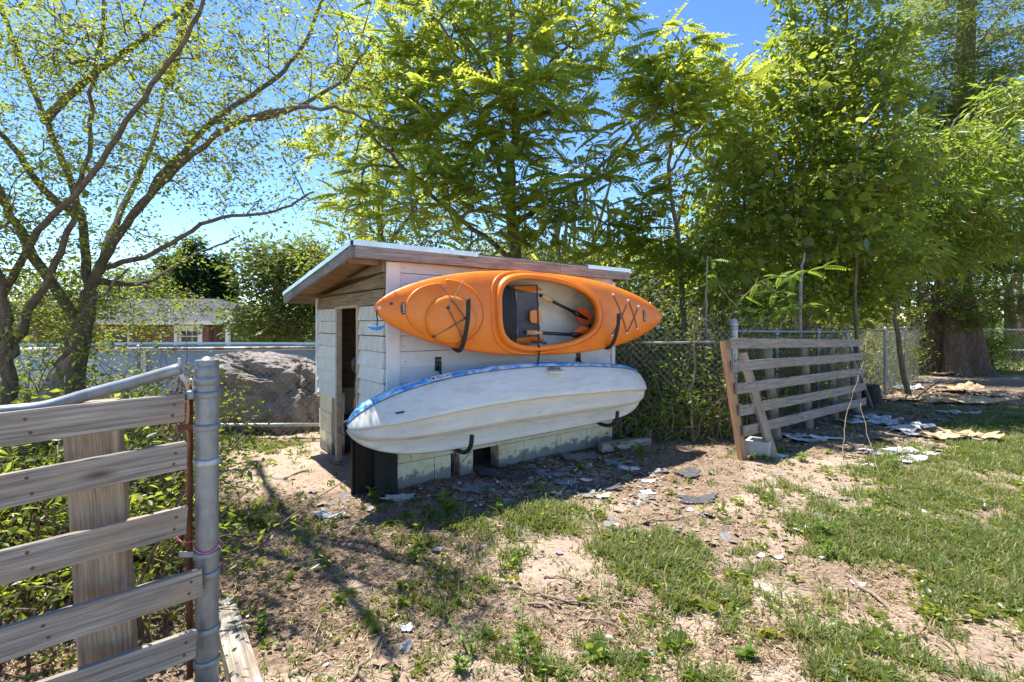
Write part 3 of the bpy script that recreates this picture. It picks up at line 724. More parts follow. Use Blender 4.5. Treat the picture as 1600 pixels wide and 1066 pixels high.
    mb = MB(); mb.box((LT/2, LM/2, .30), (LT-.3, LM-.3, .04)); mb.build('floor_board', 'raw_siding', hut)
    # trims
    mb = MB(); mb.board((.045, -.022, ZB-.03), (.045, -.022, 1.70), (1, 0, 0), .105, .022, 10, .0015); mb.build('corner_trim', 'trim_paint', hut)
    mb = MB(); mb.board((LT-.02, -.024, ZB-.26), (LT-.02, -.024, 1.67), (1, 0, 0), .05, .022, 10, .0015); mb.build('corner_trim', 'trim_paint', hut)
    mb = MB(); mb.board((-.012, LM-.012, ZB-.05), (-.012, LM-.012, 1.50), (0, 1, 0), .05, .03, 8, .0015); mb.build('corner_trim', 'trim_paint', hut)
    for m in (D0-.012, D1+.012):
        mb = MB(); mb.board((-.004, m, .0), (-.004, m, DZ+.02), (0, 1, 0), .035, .05, 8, .002); mb.build('door_jamb', 'tan_jamb', hut)
    mb = MB(); mb.board((-.004, D0-.03, DZ+.028), (-.004, D1+.03, DZ+.028), (0, 0, 1), .022, .05, 4, .002); mb.build('door_head', 'tan_jamb', hut)
    mb = MB(); mb.board((.10, .65, .40), (.10, .95, .40), (0, 0, 1), .35, .02, 3); mb.build('door_panel', 'post_wood', hut)
    mb = MB(); mb.board((.14, .82, .62), (.14, 1.04, .62), (0, 0, 1), .22, .02, 3); mb.build('door_panel', 'raw_siding', hut)
    mb = MB(); mb.board((.2, .95, .3), (.2, .95, 1.35), (0, 1, 0), .09, .04, 5); mb.build('stud', 'post_wood', hut)
siding()
def nails():
    mb = MB()
    for i in range(10):
        for t in (.14, .62, 1.05, 1.55, 2.02, 2.40): z = ZB+.02+.118*i; c = Vector((t+random.uniform(-.01, .01), -.021, z)); mb.tube([c, c+Vector((0, -.0035, 0))], .0035, 6)
    o = mb.build('nail_heads', 'rusty', hut); o['kind'] = 'stuff'
nails()
# roof
OV_T, OV_T2, OF, OB = .27, .12, .11, .17
def roof():
    za = lambda m: roof_z(m)+.055
    t0, t1, m0, m1 = -OV_T, LT+OV_T2, -OF, LM+OB
    mb = MB(); mb.poly([(t0+.02, m0+.02, za(m0)-.028), (t1-.02, m0+.02, za(m0)-.028), (t1-.02, m1-.02, za(m1)-.028), (t0+.02, m1-.02, za(m1)-.028)], (0, 0, .014)); mb.build('roof_deck', 'osb', hut)
    mb = MB(); mb.poly([(t0-.012, m0-.012, za(m0)-.008), (t1+.012, m0-.012, za(m0)-.008), (t1+.012, m1+.01, za(m1)-.008), (t0-.012, m1+.01, za(m1)-.008)], (0, 0, .012)); mb.build('roofing_felt', 'roofing', hut)
    # fascia in two lengths along the front
    s = 1.62
    for a, b, dz in ((t0, s, 0), (s+.003, t1, -.004)):
        mb = MB(); mb.board((a, m0-.004, za(m0)-.055+dz), (b, m0-.004, za(m0)-.055+dz), (0, 0, 1), .098, .036, 14, .003, rag=.002); mb.build('fascia_board', 'fascia_wood', hut)
    mb = MB(); mb.board((t0-.012, m0+.016, za(m0)-.052), (t0-.012, m1, za(m1)-.052), (0, 0, 1), .088, .024, 10, .002); mb.build('rake_board', 'fascia_wood', hut)
    mb = MB(); mb.board((t1+.012, m0+.016, za(m0)-.052), (t1+.012, m1, za(m1)-.052), (0, 0, 1), .088, .024, 10, .002); mb.build('rake_board', 'raw_siding', hut)
    mb = MB(); mb.board((t0, m1, za(m1)-.05), (t1, m1, za(m1)-.05), (0, 0, 1), .09, .024, 10, .002); mb.build('back_fascia', 'raw_siding', hut)
    def drip(p, q, d):
        mb = MB(); p = Vector(p); q = Vector(q); d = Vector(d)
        mb.poly([p, q, q+d*-.05+Vector((0, 0, .001)), p+d*-.05+Vector((0, 0, .001))], (0, 0, .003)); mb.poly([p, q, q+Vector((0, 0, -.034)), p+Vector((0, 0, -.034))], d*.003); mb.build('drip_edge', 'drip_metal', hut)
    drip((t0-.02, m0-.026, za(m0)+.012), (.72, m0-.026, za(m0)+.012), (0, -1, 0)); drip((1.98, m0-.026, za(m0)+.004), (t1+.01, m0-.026, za(m0)+.004), (0, -1, 0))
    drip((t0-.030, m0, za(m0)+.012), (t0-.030, m1, za(m1)+.012), (-1, 0, 0))
    # two rafters under the side overhang
    for m in (LM+.03, .10):
        mb = MB(); mb.board((t0+.02, m, za(m)-.07), (.0, m, za(m)-.07), (0, 0, 1), .05, .038, 3); mb.build('outrigger', 'post_wood', hut)
    # front soffit strip, dark gap
    mb = MB(); mb.box((LT/2, -.03, za(0)-.075), (LT, .05, .02)); mb.build('soffit_strip', 'raw_siding', hut)
roof()
def hutW(t, m, z): return A0+Vector((cos(TH)*t-sin(TH)*m, sin(TH)*t+cos(TH)*m, z))
# things inside and against the hut
def pot():
    t = thing('black_pot', 'round black pot hanging just inside the dark doorway', 'pot', hutW(.10, .86, .88), TH)
    mb = MB(); prof = [(0, -.05), (.05, -.048), (.075, -.02), (.08, .03), (.072, .03), (.066, -.01), (0, -.035)]; n = 20; P = []; fs = []
    for r, h in prof:
        for k in range(n): a = 2*pi*k/n; P.append((h, r*cos(a), r*sin(a)))
    for i in range(len(prof)-1):
        for k in range(n): fs.append((i*n+k, i*n+(k+1) % n, (i+1)*n+(k+1) % n, (i+1)*n+k))
    mb.add(P, fs); mb.build('bowl', 'black_plastic', t, True)
    mb = MB(); mb.tube([(0, 0, .08), (.01, 0, .16), (0, .01, .2)], .004, 5); mb.build('handle', 'rusty', t)
pot()
def ribbed_panel():
    t = thing('ribbed_panel', 'black ribbed plastic panel standing on edge against the left front corner', 'plastic panel', hutW(-.20, .10, 0), TH-R(20))
    mb = MB(); n = 12; w = .20; P = []; fs = []
    k = 0; hz = .60
    for i in range(n*4+1):
        x = w*i/(n*4); y = .008 if (i % 4) in (1, 2) else -.008
        P += [(x, y, .0), (x, y, hz), (x, y+.02, hz), (x, y+.02, 0)]
    for i in range(n*4):
        a = i*4; b = a+4
        for q in range(4): r = (q+1) % 4; fs.append((a+q, b+q, b+r, a+r))
    mb.add(P, fs); mb.build('ribbed_sheet', 'black_plastic', t)
    mb = MB(); mb.tube([(-.012, 0, 0), (-.012, 0, .56), (0, 0, .615), (.05, 0, .625), (w, 0, .625)], .013, 7); mb.build('rolled_edge', 'black_plastic', t, True)
    mb = MB(); mb.tube([(-.05, 0, .50), (.04, -.03, .52)], .022, 10); mb.build('end_cap', 'black_rubber', t)
    t2 = thing('tar_sheet', 'black tar-stained sheet leaning between the ribbed panel and the corner block', 'sheet', hutW(-.03, -.03, 0), TH-R(12))
    mb = MB(); P = []; fs = []; nx, nz = 8, 12
    for j in range(nz+1):
        for i in range(nx+1):
            x = -.05+.165*i/nx-.02; z = .55*j/nz; y = -.03+.02*mnoise.noise((x*14, z*7, 3))+.035*(z/.55)
            P.append((x, y-.01, z))
    m_ = len(P); P += [(p[0], p[1]+.012, p[2]) for p in P]
    for j in range(nz):
        for i in range(nx):
            a = j*(nx+1)+i; fs.append((a, a+1, a+nx+2, a+nx+1)); fs.append((m_+a+nx+1, m_+a+nx+2, m_+a+1, m_+a))
    for j in range(nz):
        for a in (j*(nx+1), j*(nx+1)+nx): fs.append((a, a+nx+1, m_+a+nx+1, m_+a))
    for i in range(nx):
        for a in (i, nz*(nx+1)+i): fs.append((a, a+1, m_+a+1, m_+a))
    mb.add(P, fs); mb.build('sheet_face', 'tar_black', t2)
ribbed_panel()

# ---------------------------------------------------------------- kayak hooks on the front wall
def hook(t_, z_, label, reach, depth, low=False):
    h = thing('kayak_hook', label, 'kayak hook', hutW(t_, -.022, z_), TH, 'J shaped kayak hooks on the front wall')
    mb = MB(); mb.box((0, -.004, 0), (.055, .006, .11)); mb.build('wall_plate', 'black_plastic', h)
    for x, z in ((-.013, .03), (.013, .03), (0, -.035)):
        mb = MB(); mb.tube([(x, -.006, z), (x, -.012, z)], .005, 6); mb.build('screw', 'galv_light', h)
    mb = MB(); pts = [(0, -.008, -.02), (0, -.05, -.06), (0, -reach*.45, -depth*.8), (0, -reach*.8, -depth), (0, -reach, -depth*.86), (0, -reach-.05, -depth*.55), (0, -reach-.06, -depth*.25)]
    if low: pts = [(0, -.008, -.02), (0, -.06, -.12), (0, -.11, -.35), (0, -.17, -.55), (0, -.27, -.612), (0, -.40, -.61), (0, -.475, -.555), (0, -.495, -.47)]
    P = smooth_path(pts, 5); k_ = 20 if low else 8; mb.tube(P[:k_], .009, 8); mb.build('arm', 'black_plastic', h, True)
    mb = MB(); mb.tube(P[k_-1:], .0165, 10); mb.build('rubber_sleeve', 'black_rubber', h, True)
    return h
hook(.40, 1.55, 'black wall hook carrying the left end of the orange kayak', .42, .50)
hook(1.99, 1.45, 'black wall hook carrying the right end of the orange kayak', .42, .43)
hook(.42, .93, 'black wall hook carrying the left end of the white kayak', .33, .62, True)
hook(1.96, .93, 'black wall hook carrying the right end of the white kayak', .31, .64, True)

# ---------------------------------------------------------------- kayaks
def frame_at(t, m, z, tiltx, yaw=0.0, roll=0.0):
    """X along the wall, Y up, Z away from the wall; tiltx leans the top away from (+) or towards (-) the wall"""
    u = Vector((cos(TH), sin(TH), 0)); n = Vector((sin(TH), -cos(TH), 0)); up = Vector((0, 0, 1))
    B = Matrix((u, up, n)).transposed().to_4x4()
    return Matrix.Translation(hutW(t, m, z)) @ B @ Matrix.Rotation(roll, 4, 'Z') @ Matrix.Rotation(yaw, 4, 'Y') @ Matrix.Rotation(tiltx, 4, 'X')
def loft(sections, cap=True):
    m = len(sections[0]); P = [p for s in sections for p in s]; fs = []
    for i in range(len(sections)-1):
        for k in range(m): k2 = (k+1) % m; fs.append((i*m+k, i*m+k2, (i+1)*m+k2, (i+1)*m+k))
    if cap: fs.append(tuple(reversed(range(m)))); fs.append(tuple((len(sections)-1)*m+k for k in range(m)))
    return P, fs
def boolean(a, b, op):
    md = a.modifiers.new('b', 'BOOLEAN'); md.operation = op; md.object = b; md.solver = 'EXACT'; md.material_mode = 'TRANSFER' if hasattr(md, 'material_mode') else md.material_mode
    dg = bpy.context.evaluated_depsgraph_get(); me = bpy.data.meshes.new_from_object(a.evaluated_get(dg)); a.modifiers.remove(md); return me
def orange_kayak():
    Lk = 3.05; K = thing('orange_kayak', 'orange sit-inside kayak hung on its side with its cockpit facing out', 'kayak', mat=frame_at(-.235, -.325, 1.345, R(-4), 0, R(-.6)))
    def prm(x, off=0.0):
        s = (x/Lk)*2-1; a = abs(s)
        w = .343*max(0, 1-a**2.3)**.68+.003; rk = .045*a**3
        crown = .035+.05*max(0, 1-a*a); hd = .255*(max(0, 1-a**3.0))**.62+.004
        return max(w-off, .002), rk, max(crown*min(1, w/.16)-off*.6, .002), max(hd-off, .002), s
    def sec(x, off=0.0):
        w, rk, c, h, s = prm(x, off); out = []; n = 40
        for k in range(n):
            a = 2*pi*k/n; ca, sa = cos(a), sin(a); y = w*math.copysign(abs(ca)**.9, ca)
            if sa >= 0: z = c*(sa**1.25)
            else: z = -h*abs(sa)**.72
            out.append((x, y, z+rk))
        return out
    xs = [.004+(Lk-.008)*(.5-.5*cos(pi*i/64)) for i in range(65)]
    P, fs = loft([sec(x) for x in xs]); mb = MB(); mb.add(P, fs); shell = mb.build('shell', 'kayak_orange', K, True)
    xi = [.10+(Lk-.20)*(i/44) for i in range(45)]
    P, fs = loft([sec(x, .012) for x in xi]); mb = MB(); mb.add(P, fs); inner = mb.build('inner_tmp', 'kayak_inside', K)
    cx, ax, by = 1.515, .535, .268
    def rim(k, n, gx=0.0, gy=0.0):
        a = 2*pi*k/n; e = .80-.16*(cos(a) < 0)*abs(cos(a)); X = math.copysign(abs(cos(a))**e, cos(a)); Y = math.copysign(abs(sin(a))**(e), sin(a))
        by2 = by+gy; yy = Y*by2*(1-.16*X); return cx+X*(ax+gx), yy+.003
    n = 64; ring = [rim(k, n) for k in range(n)]
    mb = MB(); P = [(x, y, -.10) for x, y in ring]+[(x, y, .3) for x, y in ring]
    mb.add(P, [tuple(reversed(range(n))), tuple(range(n, 2*n))]+[(k, (k+1) % n, n+(k+1) % n, n+k) for k in range(n)]); prism = mb.build('prism_tmp', 'kayak_orange', K)
    me = boolean(shell, inner, 'DIFFERENCE'); shell.data = me; me2 = boolean(shell, prism, 'DIFFERENCE'); shell.data = me2
    for o in (inner, prism): bpy.data.objects.remove(o)
    shell.data.shade_smooth()
    try: shell.data.set_sharp_from_angle(angle=R(38))
    except Exception: pass
    def dz(x, y):
        w, rk, c, h, s = prm(x); q = min(.999, abs(y)/w); return rk+c*(max(0, 1-q**(2/.9)))**.625
    # coaming: a moulded band round the cockpit
    def ringtube(gx, gy, prof, name, mat, par):
        P = []; fs = []; m = len(prof)
        for k in range(n):
            x, y = rim(k, n, gx, gy); x2, y2 = rim(k, n, gx+.01, gy+.01); d = Vector((x2-x, y2-y, 0)).normalized(); b = dz(x, y)
            for r, h in prof: P.append((x+d.x*r, y+d.y*r, b+h))
        for k in range(n):
            for q in range(m): r_ = (q+1) % m; k2 = (k+1) % n; fs.append((k*m+q, k*m+r_, k2*m+r_, k2*m+q))
        mb = MB(); mb.add(P, fs); return mb.build(name, mat, par, True)
    co = ringtube(0, 0, [(-.006, -.03), (-.008, .018), (.0, .030), (.018, .034), (.034, .028), (.040, .012), (.050, -.012), (.046, -.03)], 'coaming', 'kayak_orange', K)
    ringtube(.075, .055, [(-.012, -.01), (-.008, .006), (.0, .010), (.009, .006), (.013, -.01)], 'deck_ridge', 'kayak_orange', K)
    # round hatch on the bow with a recessed ring
    hx, hy, hr = .555, -.07, .165
    P = []; fs = []; prof = [(0, .030), (.10, .030), (.145, .026), (.158, .018), (.163, .004), (.166, -.02)]; nn = 48
    for r, h in prof:
        for k in range(nn): a = 2*pi*k/nn; x = hx+r*1.27*cos(a); y = hy+r*1.06*sin(a); P.append((x, y, dz(x, min(max(y, -.3), .3))*.5+dz(hx, 0)*.5+h-.002))
    for i in range(len(prof)-1):
        for k in range(nn): fs.append((i*nn+k, (i+1)*nn+k, (i+1)*nn+(k+1) % nn, i*nn+(k+1) % nn))
    mb = MB(); mb.add(P, fs); mb.build('hatch', 'kayak_orange', K, True)
    def arc(cx_, cy_, rx, ry, a0, a1, name='deck_groove', r=.008, mat='kayak_orange'):
        pts = []
        for i in range(30):
            a = R(a0+(a1-a0)*i/29); x = cx_+rx*cos(a); y = cy_+ry*sin(a); pts.append((x, y, dz(x, y)+.001))
        mb = MB(); mb.tube(pts, r, 8); mb.build(name, mat, K, True)
    arc(.56, -.02, .27, .235, -75, 95, r=.010); arc(.52, -.005, .31, .19, 95, 235, r=.009)
    def line(pts, name, mat, r, par=K, lift=.006, n_=6):
        P = []
        for (x0, y0), (x1, y1) in zip(pts[:-1], pts[1:]):
            for i in range(8): t = i/8; x = x0+(x1-x0)*t; y = y0+(y1-y0)*t; P.append((x, y, dz(x, y)+lift))
        x, y = pts[-1]; P.append((x, y, dz(x, y)+lift)); mb = MB(); mb.tube(P, r, n_); return mb.build(name, mat, par, True)
    for pts in ([(.443, .188), (.652, -.062)], [(.655, .215), (.509, .01)], [(.509, .01), (.631, -.205)], [(.652, -.062), (.408, -.19)]): line(pts, 'bungee_cord', 'bungee', .0042, lift=.036)
    for pts in ([(2.294, .191), (2.46, -.17)], [(2.50, .144), (2.25, -.19)], [(2.50, .144), (2.608, -.125)], [(2.637, .09), (2.46, -.17)]): line(pts, 'bungee_cord', 'bungee', .0042, lift=.006)
    for x, y in ((.509, .01), (.652, -.062), (.408, -.19)): mb = MB(); mb.tube([(x, y, dz(x, y)+.03), (x, y, dz(x, y)+.045)], .009, 8); mb.build('bungee_eyelet', 'black_plastic', K)
    for x, y in ((2.294, .19), (2.50, .144), (2.46, -.17), (2.637, .09), (2.25, -.19), (2.608, -.125)): mb = MB(); mb.tube([(x, y, dz(x, y)), (x, y, dz(x, y)+.014)], .009, 8); mb.build('bungee_eyelet', 'sticker_white', K)
    # oval badges with tiny lettering
    for bx, ln in ((.19, .085), (2.72, .115)):
        mb = MB(); P = [(bx+.018*cos(2*pi*k/28), ln/2*sin(2*pi*k/28), dz(bx, 0)+.004) for k in range(28)]; mb.poly(P, (0, 0, .002)); bd = mb.build('badge', 'black_plastic', K)
        mb = MB()
        for i in range(6):
            y = -ln*.33+ln*.66*i/5; z = dz(bx, 0)+.0065; mb.box((bx, y, z), (.013, ln*.05, .001)); mb.box((bx+.004*(-1)**i, y+ln*.035, z), (.004, ln*.06, .001))
        mb.build('badge_lettering', 'sticker_white', bd)
    mb = MB(); mb.tube([(.11, .03, dz(.11, 0)-.002), (.11, .03, dz(.11, 0)+.006)], .009, 10); mb.build('drain_plug', 'black_plastic', K)
    for x in (2.90,): mb = MB(); mb.tube([(x, -.0, dz(x, 0)), (x, 0, dz(x, 0)+.006)], .006, 8); mb.build('deck_screw', 'galv_light', K)
    # seat, backrest and straps in the cockpit
    mb = MB(); P = []; fs = []; nx, ny = 10, 12
    for i in range(nx+1):
        for j in range(ny+1):
            x = 1.235+.27*i/nx; y = -.215+.40*j/ny; e = max(abs(i/nx-.5)*2, abs(j/ny-.5)*2); z = -.085-.045*(1-e**3)+.012*(j % 3 == 0)
            P.append((x, y, z))
    for i in range(nx):
        for j in range(ny): a = i*(ny+1)+j; fs.append((a, a+ny+1, a+ny+2, a+1))
    b = len(P); P += [(p[0], p[1], -.22) for p in P]
    for i in range(nx): fs += [(i*(ny+1), b+i*(ny+1), b+(i+1)*(ny+1), (i+1)*(ny+1)), (i*(ny+1)+ny, (i+1)*(ny+1)+ny, b+(i+1)*(ny+1)+ny, b+i*(ny+1)+ny)]
    for j in range(ny): a = nx*(ny+1)+j; fs.append((a, b+a, b+a+1, a+1)); fs.append((j, j+1, b+j+1, b+j))
    mb.add(P, fs); seat = mb.build('seat', 'seat_grey', K, True)
    mb = MB(); P = [(1.46+.06*math.copysign(abs(cos(a))**.5, cos(a)), -.02+.055*math.copysign(abs(sin(a))**.5, sin(a)), -.083) for a in [2*pi*k/24 for k in range(24)]]; mb.poly(P, (0, 0, .012)); mb.build('seat_panel', 'kayak_orange', seat)
    bk = MB(); 
    for i in range(6):
        x = 1.022+.040*i; z = .035-.016*i; hh = .180+.010*i; pts = [(x, -hh, z-.03), (x-.006, -hh*.5, z), (x-.008, 0, z+.004), (x-.006, hh*.5, z), (x, hh, z-.03)]
        mb = MB(); mb.tube(smooth_path(pts, 4), .0195, 8); mb.build('backrest_rib', 'black_rubber', K, True)
    mb = MB(); mb.board((1.247, -.17, -.07), (1.247, .18, -.07), (1, 0, 0), .006, .03, 4); mb.build('seat_edge', 'galv_light', K)
    for s in (-1, 1):
        mb = MB(); P = []; c_ = s*.218
        pts = [(1.12, c_+s*.02, -.06), (1.25, c_-s*.015, -.05), (1.42, c_-s*.03, -.05), (1.55, c_-s*.005, -.07), (1.50, c_+s*.03, -.09), (1.2, c_+s*.03, -.09)]; mb.poly(pts, (0, 0, -.02)); mb.build('side_pad', 'kayak_orange', K)
    mb = MB(); mb.board((1.425, .235, .0), (1.415, -.24, .01), (1, 0, 0), .017, .003, 6, .001); mb.build('strap', 'black_rubber', K)
    mb = MB(); mb.board((1.10, .21, .035), (1.42, .235, .012), (0, 1, 0), .012, .004, 6, .001); mb.build('strap', 'black_rubber', K)
    P = smooth_path([(1.33, -.235, .07), (1.35, -.27, .085), (1.37, -.33, .06), (1.365, -.39, .05), (1.352, -.46, .06)], 4)
    mb = MB()
    for a, b in zip(P[:-1], P[1:]): mb.board(a, b, (1, 0, 0), .02, .003, 1, 0)
    mb.build('hanging_strap', 'black_rubber', K)
    mb = MB(); mb.tube([(1.30, -.235, .06), (1.38, -.24, .07), (1.45, -.25, .062)], .010, 7); mb.build('buckle', 'black_plastic', K)
    # bow toggle
    mb = MB(); mb.tube([(.02, .0, .045), (.012, -.05, .055), (.018, -.085, .055), (.012, -.115, .05)], .0045, 6); cd = mb.build('handle_cord', 'black_rubber', K, True)
    mb = MB(); mb.tube([(-.045, -.118, .055), (-.02, -.130, .055), (.01, -.134, .055), (.04, -.130, .055), (.058, -.116, .055)], [.006, .011, .012, .011, .006], 10); mb.build('handle_grip', 'toggle_blue', cd, True)
    mb = MB(); mb.tube([(3.03, -.03, .03), (3.02, -.07, .02), (3.02, -.09, .0)], .0045, 6); cd = mb.build('handle_cord', 'black_rubber', K, True)
    mb = MB(); mb.tube([(2.98, -.09, .0), (3.01, -.105, .0), (3.05, -.09, .0)], [.008, .012, .008], 10); mb.build('handle_grip', 'toggle_blue', cd, True)
    mb = MB(); mb.tube([(.03, .0, .04), (.03, .0, .056)], .011, 10); mb.build('tip_eyelet', 'sticker_white', K)
    # paddle halves: things of their own, lying in the cockpit
    def paddle(label, p0, p1, grip, blade_dir):
        o = thing('paddle_half', label, 'paddle', mat=K.matrix_world @ Matrix.Translation(p0)); p0 = Vector(p0); p1 = Vector(p1); d = (p1-p0); ln = d.length; d.normalize(); sd_ = Vector(blade_dir)
        mb = MB(); mb.tube([(0, 0, 0), d*(ln*.78)], .0145, 10); mb.build('shaft', 'black_plastic', o, True)
        mb = MB(); mb.tube([d*grip[0], d*grip[1]], .021, 10); mb.build('grip', 'cork_grip', o, True)
        # cupped blade
        P = []; fs = []; nb = 10; z = d.cross(sd_).normalized()
        for i in range(nb+1):
            t = i/nb; w = .080*math.sin(pi*min(1, .12+t*.86))**.55*(1-.15*t); c = d*(ln*.74+.36*t*ln*.9)
            for q in (-1, -.5, 0, .5, 1): P.append(c+sd_*(q*w)+z*(.018*abs(q)**2-.012*(1-abs(q))))
        for i in range(nb):
            for q in range(4): a = i*5+q; fs.append((a, a+1, a+6, a+5))
        m_ = len(P); P += [p-z*.006 for p in P]; fs += [tuple(m_+k for k in reversed(f)) for f in fs]
        mb = MB(); mb.add(P, fs); mb.build('blade', 'paddle_orange', o, True)
        mb = MB(); mb.tube([d*(ln*.70), d*(ln*.8)-z*.012, d*(ln*1.0)-z*.008], [.020, .026, .008], 8); mb.build('blade_socket', 'black_plastic', o, True)
    paddle('paddle half with orange blade lying along the lower edge of the kayak cockpit', (1.28, -.155, -.01), (2.02, -.185, .0), (.02, .18), (0, 1, .2))
    paddle('paddle half slanting down across the upper right of the kayak cockpit', (1.53, .17, -.09), (2.12, -.03, -.10), (.02, .14), (.3, .95, .1))
    return K
orange_kayak()
def text_mesh(s, size, mat, parent, M4, name='lettering'):
    cu = bpy.data.curves.new('t', 'FONT'); cu.body = s; cu.size = size; cu.extrude = .0006; cu.align_x = 'CENTER'; cu.align_y = 'CENTER'; cu.offset = .0
    o = bpy.data.objects.new('t', cu); COL.objects.link(o); dg = bpy.context.evaluated_depsgraph_get(); me = bpy.data.meshes.new_from_object(o.evaluated_get(dg))
    bpy.data.objects.remove(o); me.materials.clear(); me.materials.append(M[mat]); q = bpy.data.objects.new(name, me); COL.objects.link(q); q.parent = parent; q.matrix_local = M4; return q
def white_kayak():
    Lk = 2.95; K = thing('white_kayak', 'sit-on-top kayak with white grooved hull facing out and mottled blue deck to the wall', 'kayak', mat=frame_at(-.37, -.25, .645, R(31), R(0), R(-1.0)))
    def prm(x):
        s = (x/Lk)*2-1; a = abs(s)
        if s < 0: w = .322*max(0, 1-a**3.1)**.60
        else: w = .322*max(0, 1-a**9)**.5*(1-.24*s**1.4)
        hd = .235*max(0, 1-a**(5.5 if s < 0 else 9))**.5*(1-.15*max(s, 0))
        return w+.004, hd+.006, s
    def yo(x): s = (x/Lk)*2-1; return -.075*abs(s)**1.4 if s < 0 else 0.0
    HQ = [-1, -.97, -.85, -.72, -.60, -.50, -.38, -.30, -.18, -.08, .06, .16, .26, .36, .46, .55, .62, .68, .78, .90, .97, 1]
    HZ = [0, .20, .58, .84, .95, .86, .60, .58, .80, .97, 1.0, .94, .74, .60, .70, .92, .97, .90, .70, .40, .16, 0]
    def hz(x, q):
        """height of the hull over the sheer at beam fraction q (-1..1)"""
        w, h, s = prm(x); a = abs(q); base = max(0, 1-a**3.0)**.55
        fade = float(np.clip((1-abs(s))*4.5, 0, 1))**.7
        g = float(np.interp(q, HQ, HZ)); return h*(base*(1-fade)+g*fade)
    xs = [Lk*(.5-.5*cos(pi*i/80)) for i in range(81)]; nq = 88; secs = []
    for x in xs:
        x = min(max(x, .002), Lk-.002); w, h, s = prm(x); row = []
        bend = .02*s*s
        for k in range(nq+1):
            q = -1+2*k/nq; q = math.copysign(1-(1-abs(q))**1.25, q); row.append((x, q*w+yo(x), hz(x, q)+bend))
        secs.append(row)
    P = [p for r_ in secs for p in r_]; m = nq+1; fs = [(i*m+k, (i+1)*m+k, (i+1)*m+k+1, i*m+k+1) for i in range(len(xs)-1) for k in range(nq)]
    mb = MB(); mb.add(P, fs); hull = mb.build('hull', 'kayak_white', K, True); hull.data.set_sharp_from_angle(angle=R(16))
    secs = []
    for x in xs:
        x = min(max(x, .002), Lk-.002); w, h, s = prm(x); row = []; w2 = w+.006; bend = .02*s*s
        prof = [(-1, .006), (-1.012, -.02), (-1.0, -.045), (-.93, -.07), (-.6, -.07), (-.2, -.05), (.2, -.05), (.6, -.07), (.93, -.07), (1.0, -.045), (1.012, -.02), (1, .006)]
        k_ = min(1, w/.12); P2 = smooth_path([(0, a*w2+yo(x), b*k_) for a, b in prof], 3)
        secs.append([(x, p[1], p[2]+bend) for p in P2])
    m = len(secs[0]); P = [p for r_ in secs for p in r_]; fs = [(i*m+k, i*m+k+1, (i+1)*m+k+1, (i+1)*m+k) for i in range(len(xs)-1) for k in range(m-1)]
    mb = MB(); mb.add(P, fs); mb.build('deck', 'kayak_blue', K, True)
    for sg in (1, -1):
        pts = [(x, sg*(prm(x)[0]+.004)+yo(x), .02*prm(x)[2]**2+.006) for x in [.004+(Lk-.008)*(.5-.5*cos(pi*i/60)) for i in range(61)]]
        mb = MB(); mb.tube(pts, .0038, 6); mb.build('seam', 'bungee', K, True)
    # scupper holes
    for x, q in ((1.62, .08), (2.05, .05), (1.83, -.38), (1.18, .10)):
        w, h, s = prm(x); c = Vector((x, q*w+yo(x), hz(x, q)+.006)); mb = MB(); P = [c+Vector((.045*cos(a), .012*sin(a), 0)) for a in [2*pi*k/20 for k in range(20)]]
        P2 = [c+Vector((.034*cos(a), .007*sin(a), -.007)) for a in [2*pi*k/20 for k in range(20)]]; P3 = [c+Vector((.054*cos(a), .018*sin(a), -.012)) for a in [2*pi*k/20 for k in range(20)]]
        fs = [(k, (k+1) % 20, 20+(k+1) % 20, 20+k) for k in range(20)]+[tuple(range(20, 40))]+[(40+k, 40+(k+1) % 20, (k+1) % 20, k) for k in range(20)]; mb.add(P+P2+P3, fs); mb.build('scupper_hole', 'kayak_white', K, True)
    # side handle recess near the upper edge
    x0 = 1.62; w, h, s = prm(x0); zc = hz(x0, .93)
    hr = MB(); hr.box((x0, w*.985, .055), (.17, .014, .085), Matrix.Rotation(R(-18), 3, 'X')); rc = hr.build('handle_recess', 'kayak_white', K)
    mb = MB(); mb.tube([(x0-.06, w*.985+.012, .042), (x0, w*.985+.02, .04), (x0+.06, w*.985+.012, .042)], .010, 8); mb.build('handle_grip', 'shingle_grey', rc, True)
    # decals
    def top_frame(x, z, ang):
        w = prm(x)[0]; d = Vector((1, (prm(x+.02)[0]+yo(x+.02)-prm(x-.02)[0]-yo(x-.02))/.04, 0)).normalized(); nrm = Vector((-d.y, d.x, 0)).normalized(); zz = Vector((0, 0, 1)); n2 = (nrm*cos(ang)+zz*sin(ang)).normalized(); y = n2.cross(d).normalized()
        return Matrix((d, y, n2)).transposed().to_4x4(), w
    B, w = top_frame(.62, 0, R(10)); mb = MB(); mb.box((0, 0, 0), (.15, .033, .002)); pl = mb.build('decal', 'sticker_white', K)
    pl.matrix_local = Matrix.Translation((.62, w+.014+yo(.62), -.011)) @ B
    text_mesh('PELICAN', .027, 'black_plastic', pl, Matrix.Translation((.012, 0, .002)) @ Matrix.Rotation(pi, 4, 'Z') @ Matrix.Rotation(pi, 4, 'Z'), 'decal_lettering')
    mb = MB(); mb.tube([(-.062, 0, .002), (-.062, 0, .003)], .010, 12); mb.build('decal_emblem', 'black_plastic', pl)
    B, w = top_frame(2.42, 0, R(10)); lt = text_mesh('PELICAN', .028, 'shingle_grey', K, Matrix.Translation((2.42, w+.014, -.012)) @ B, 'decal_lettering')
    # registration strip near the bow
    x = .26; w, h, s = prm(x); mb = MB(); c = Vector((x, .80*w+yo(x), hz(x, .80)+.012)); d = Vector((1, .62, .50)).normalized()
    mb.board(c-d*.055, c+d*.055, (0, 1, -1), .012, .003, 3, 0); mb.build('serial_strip', 'black_plastic', K)
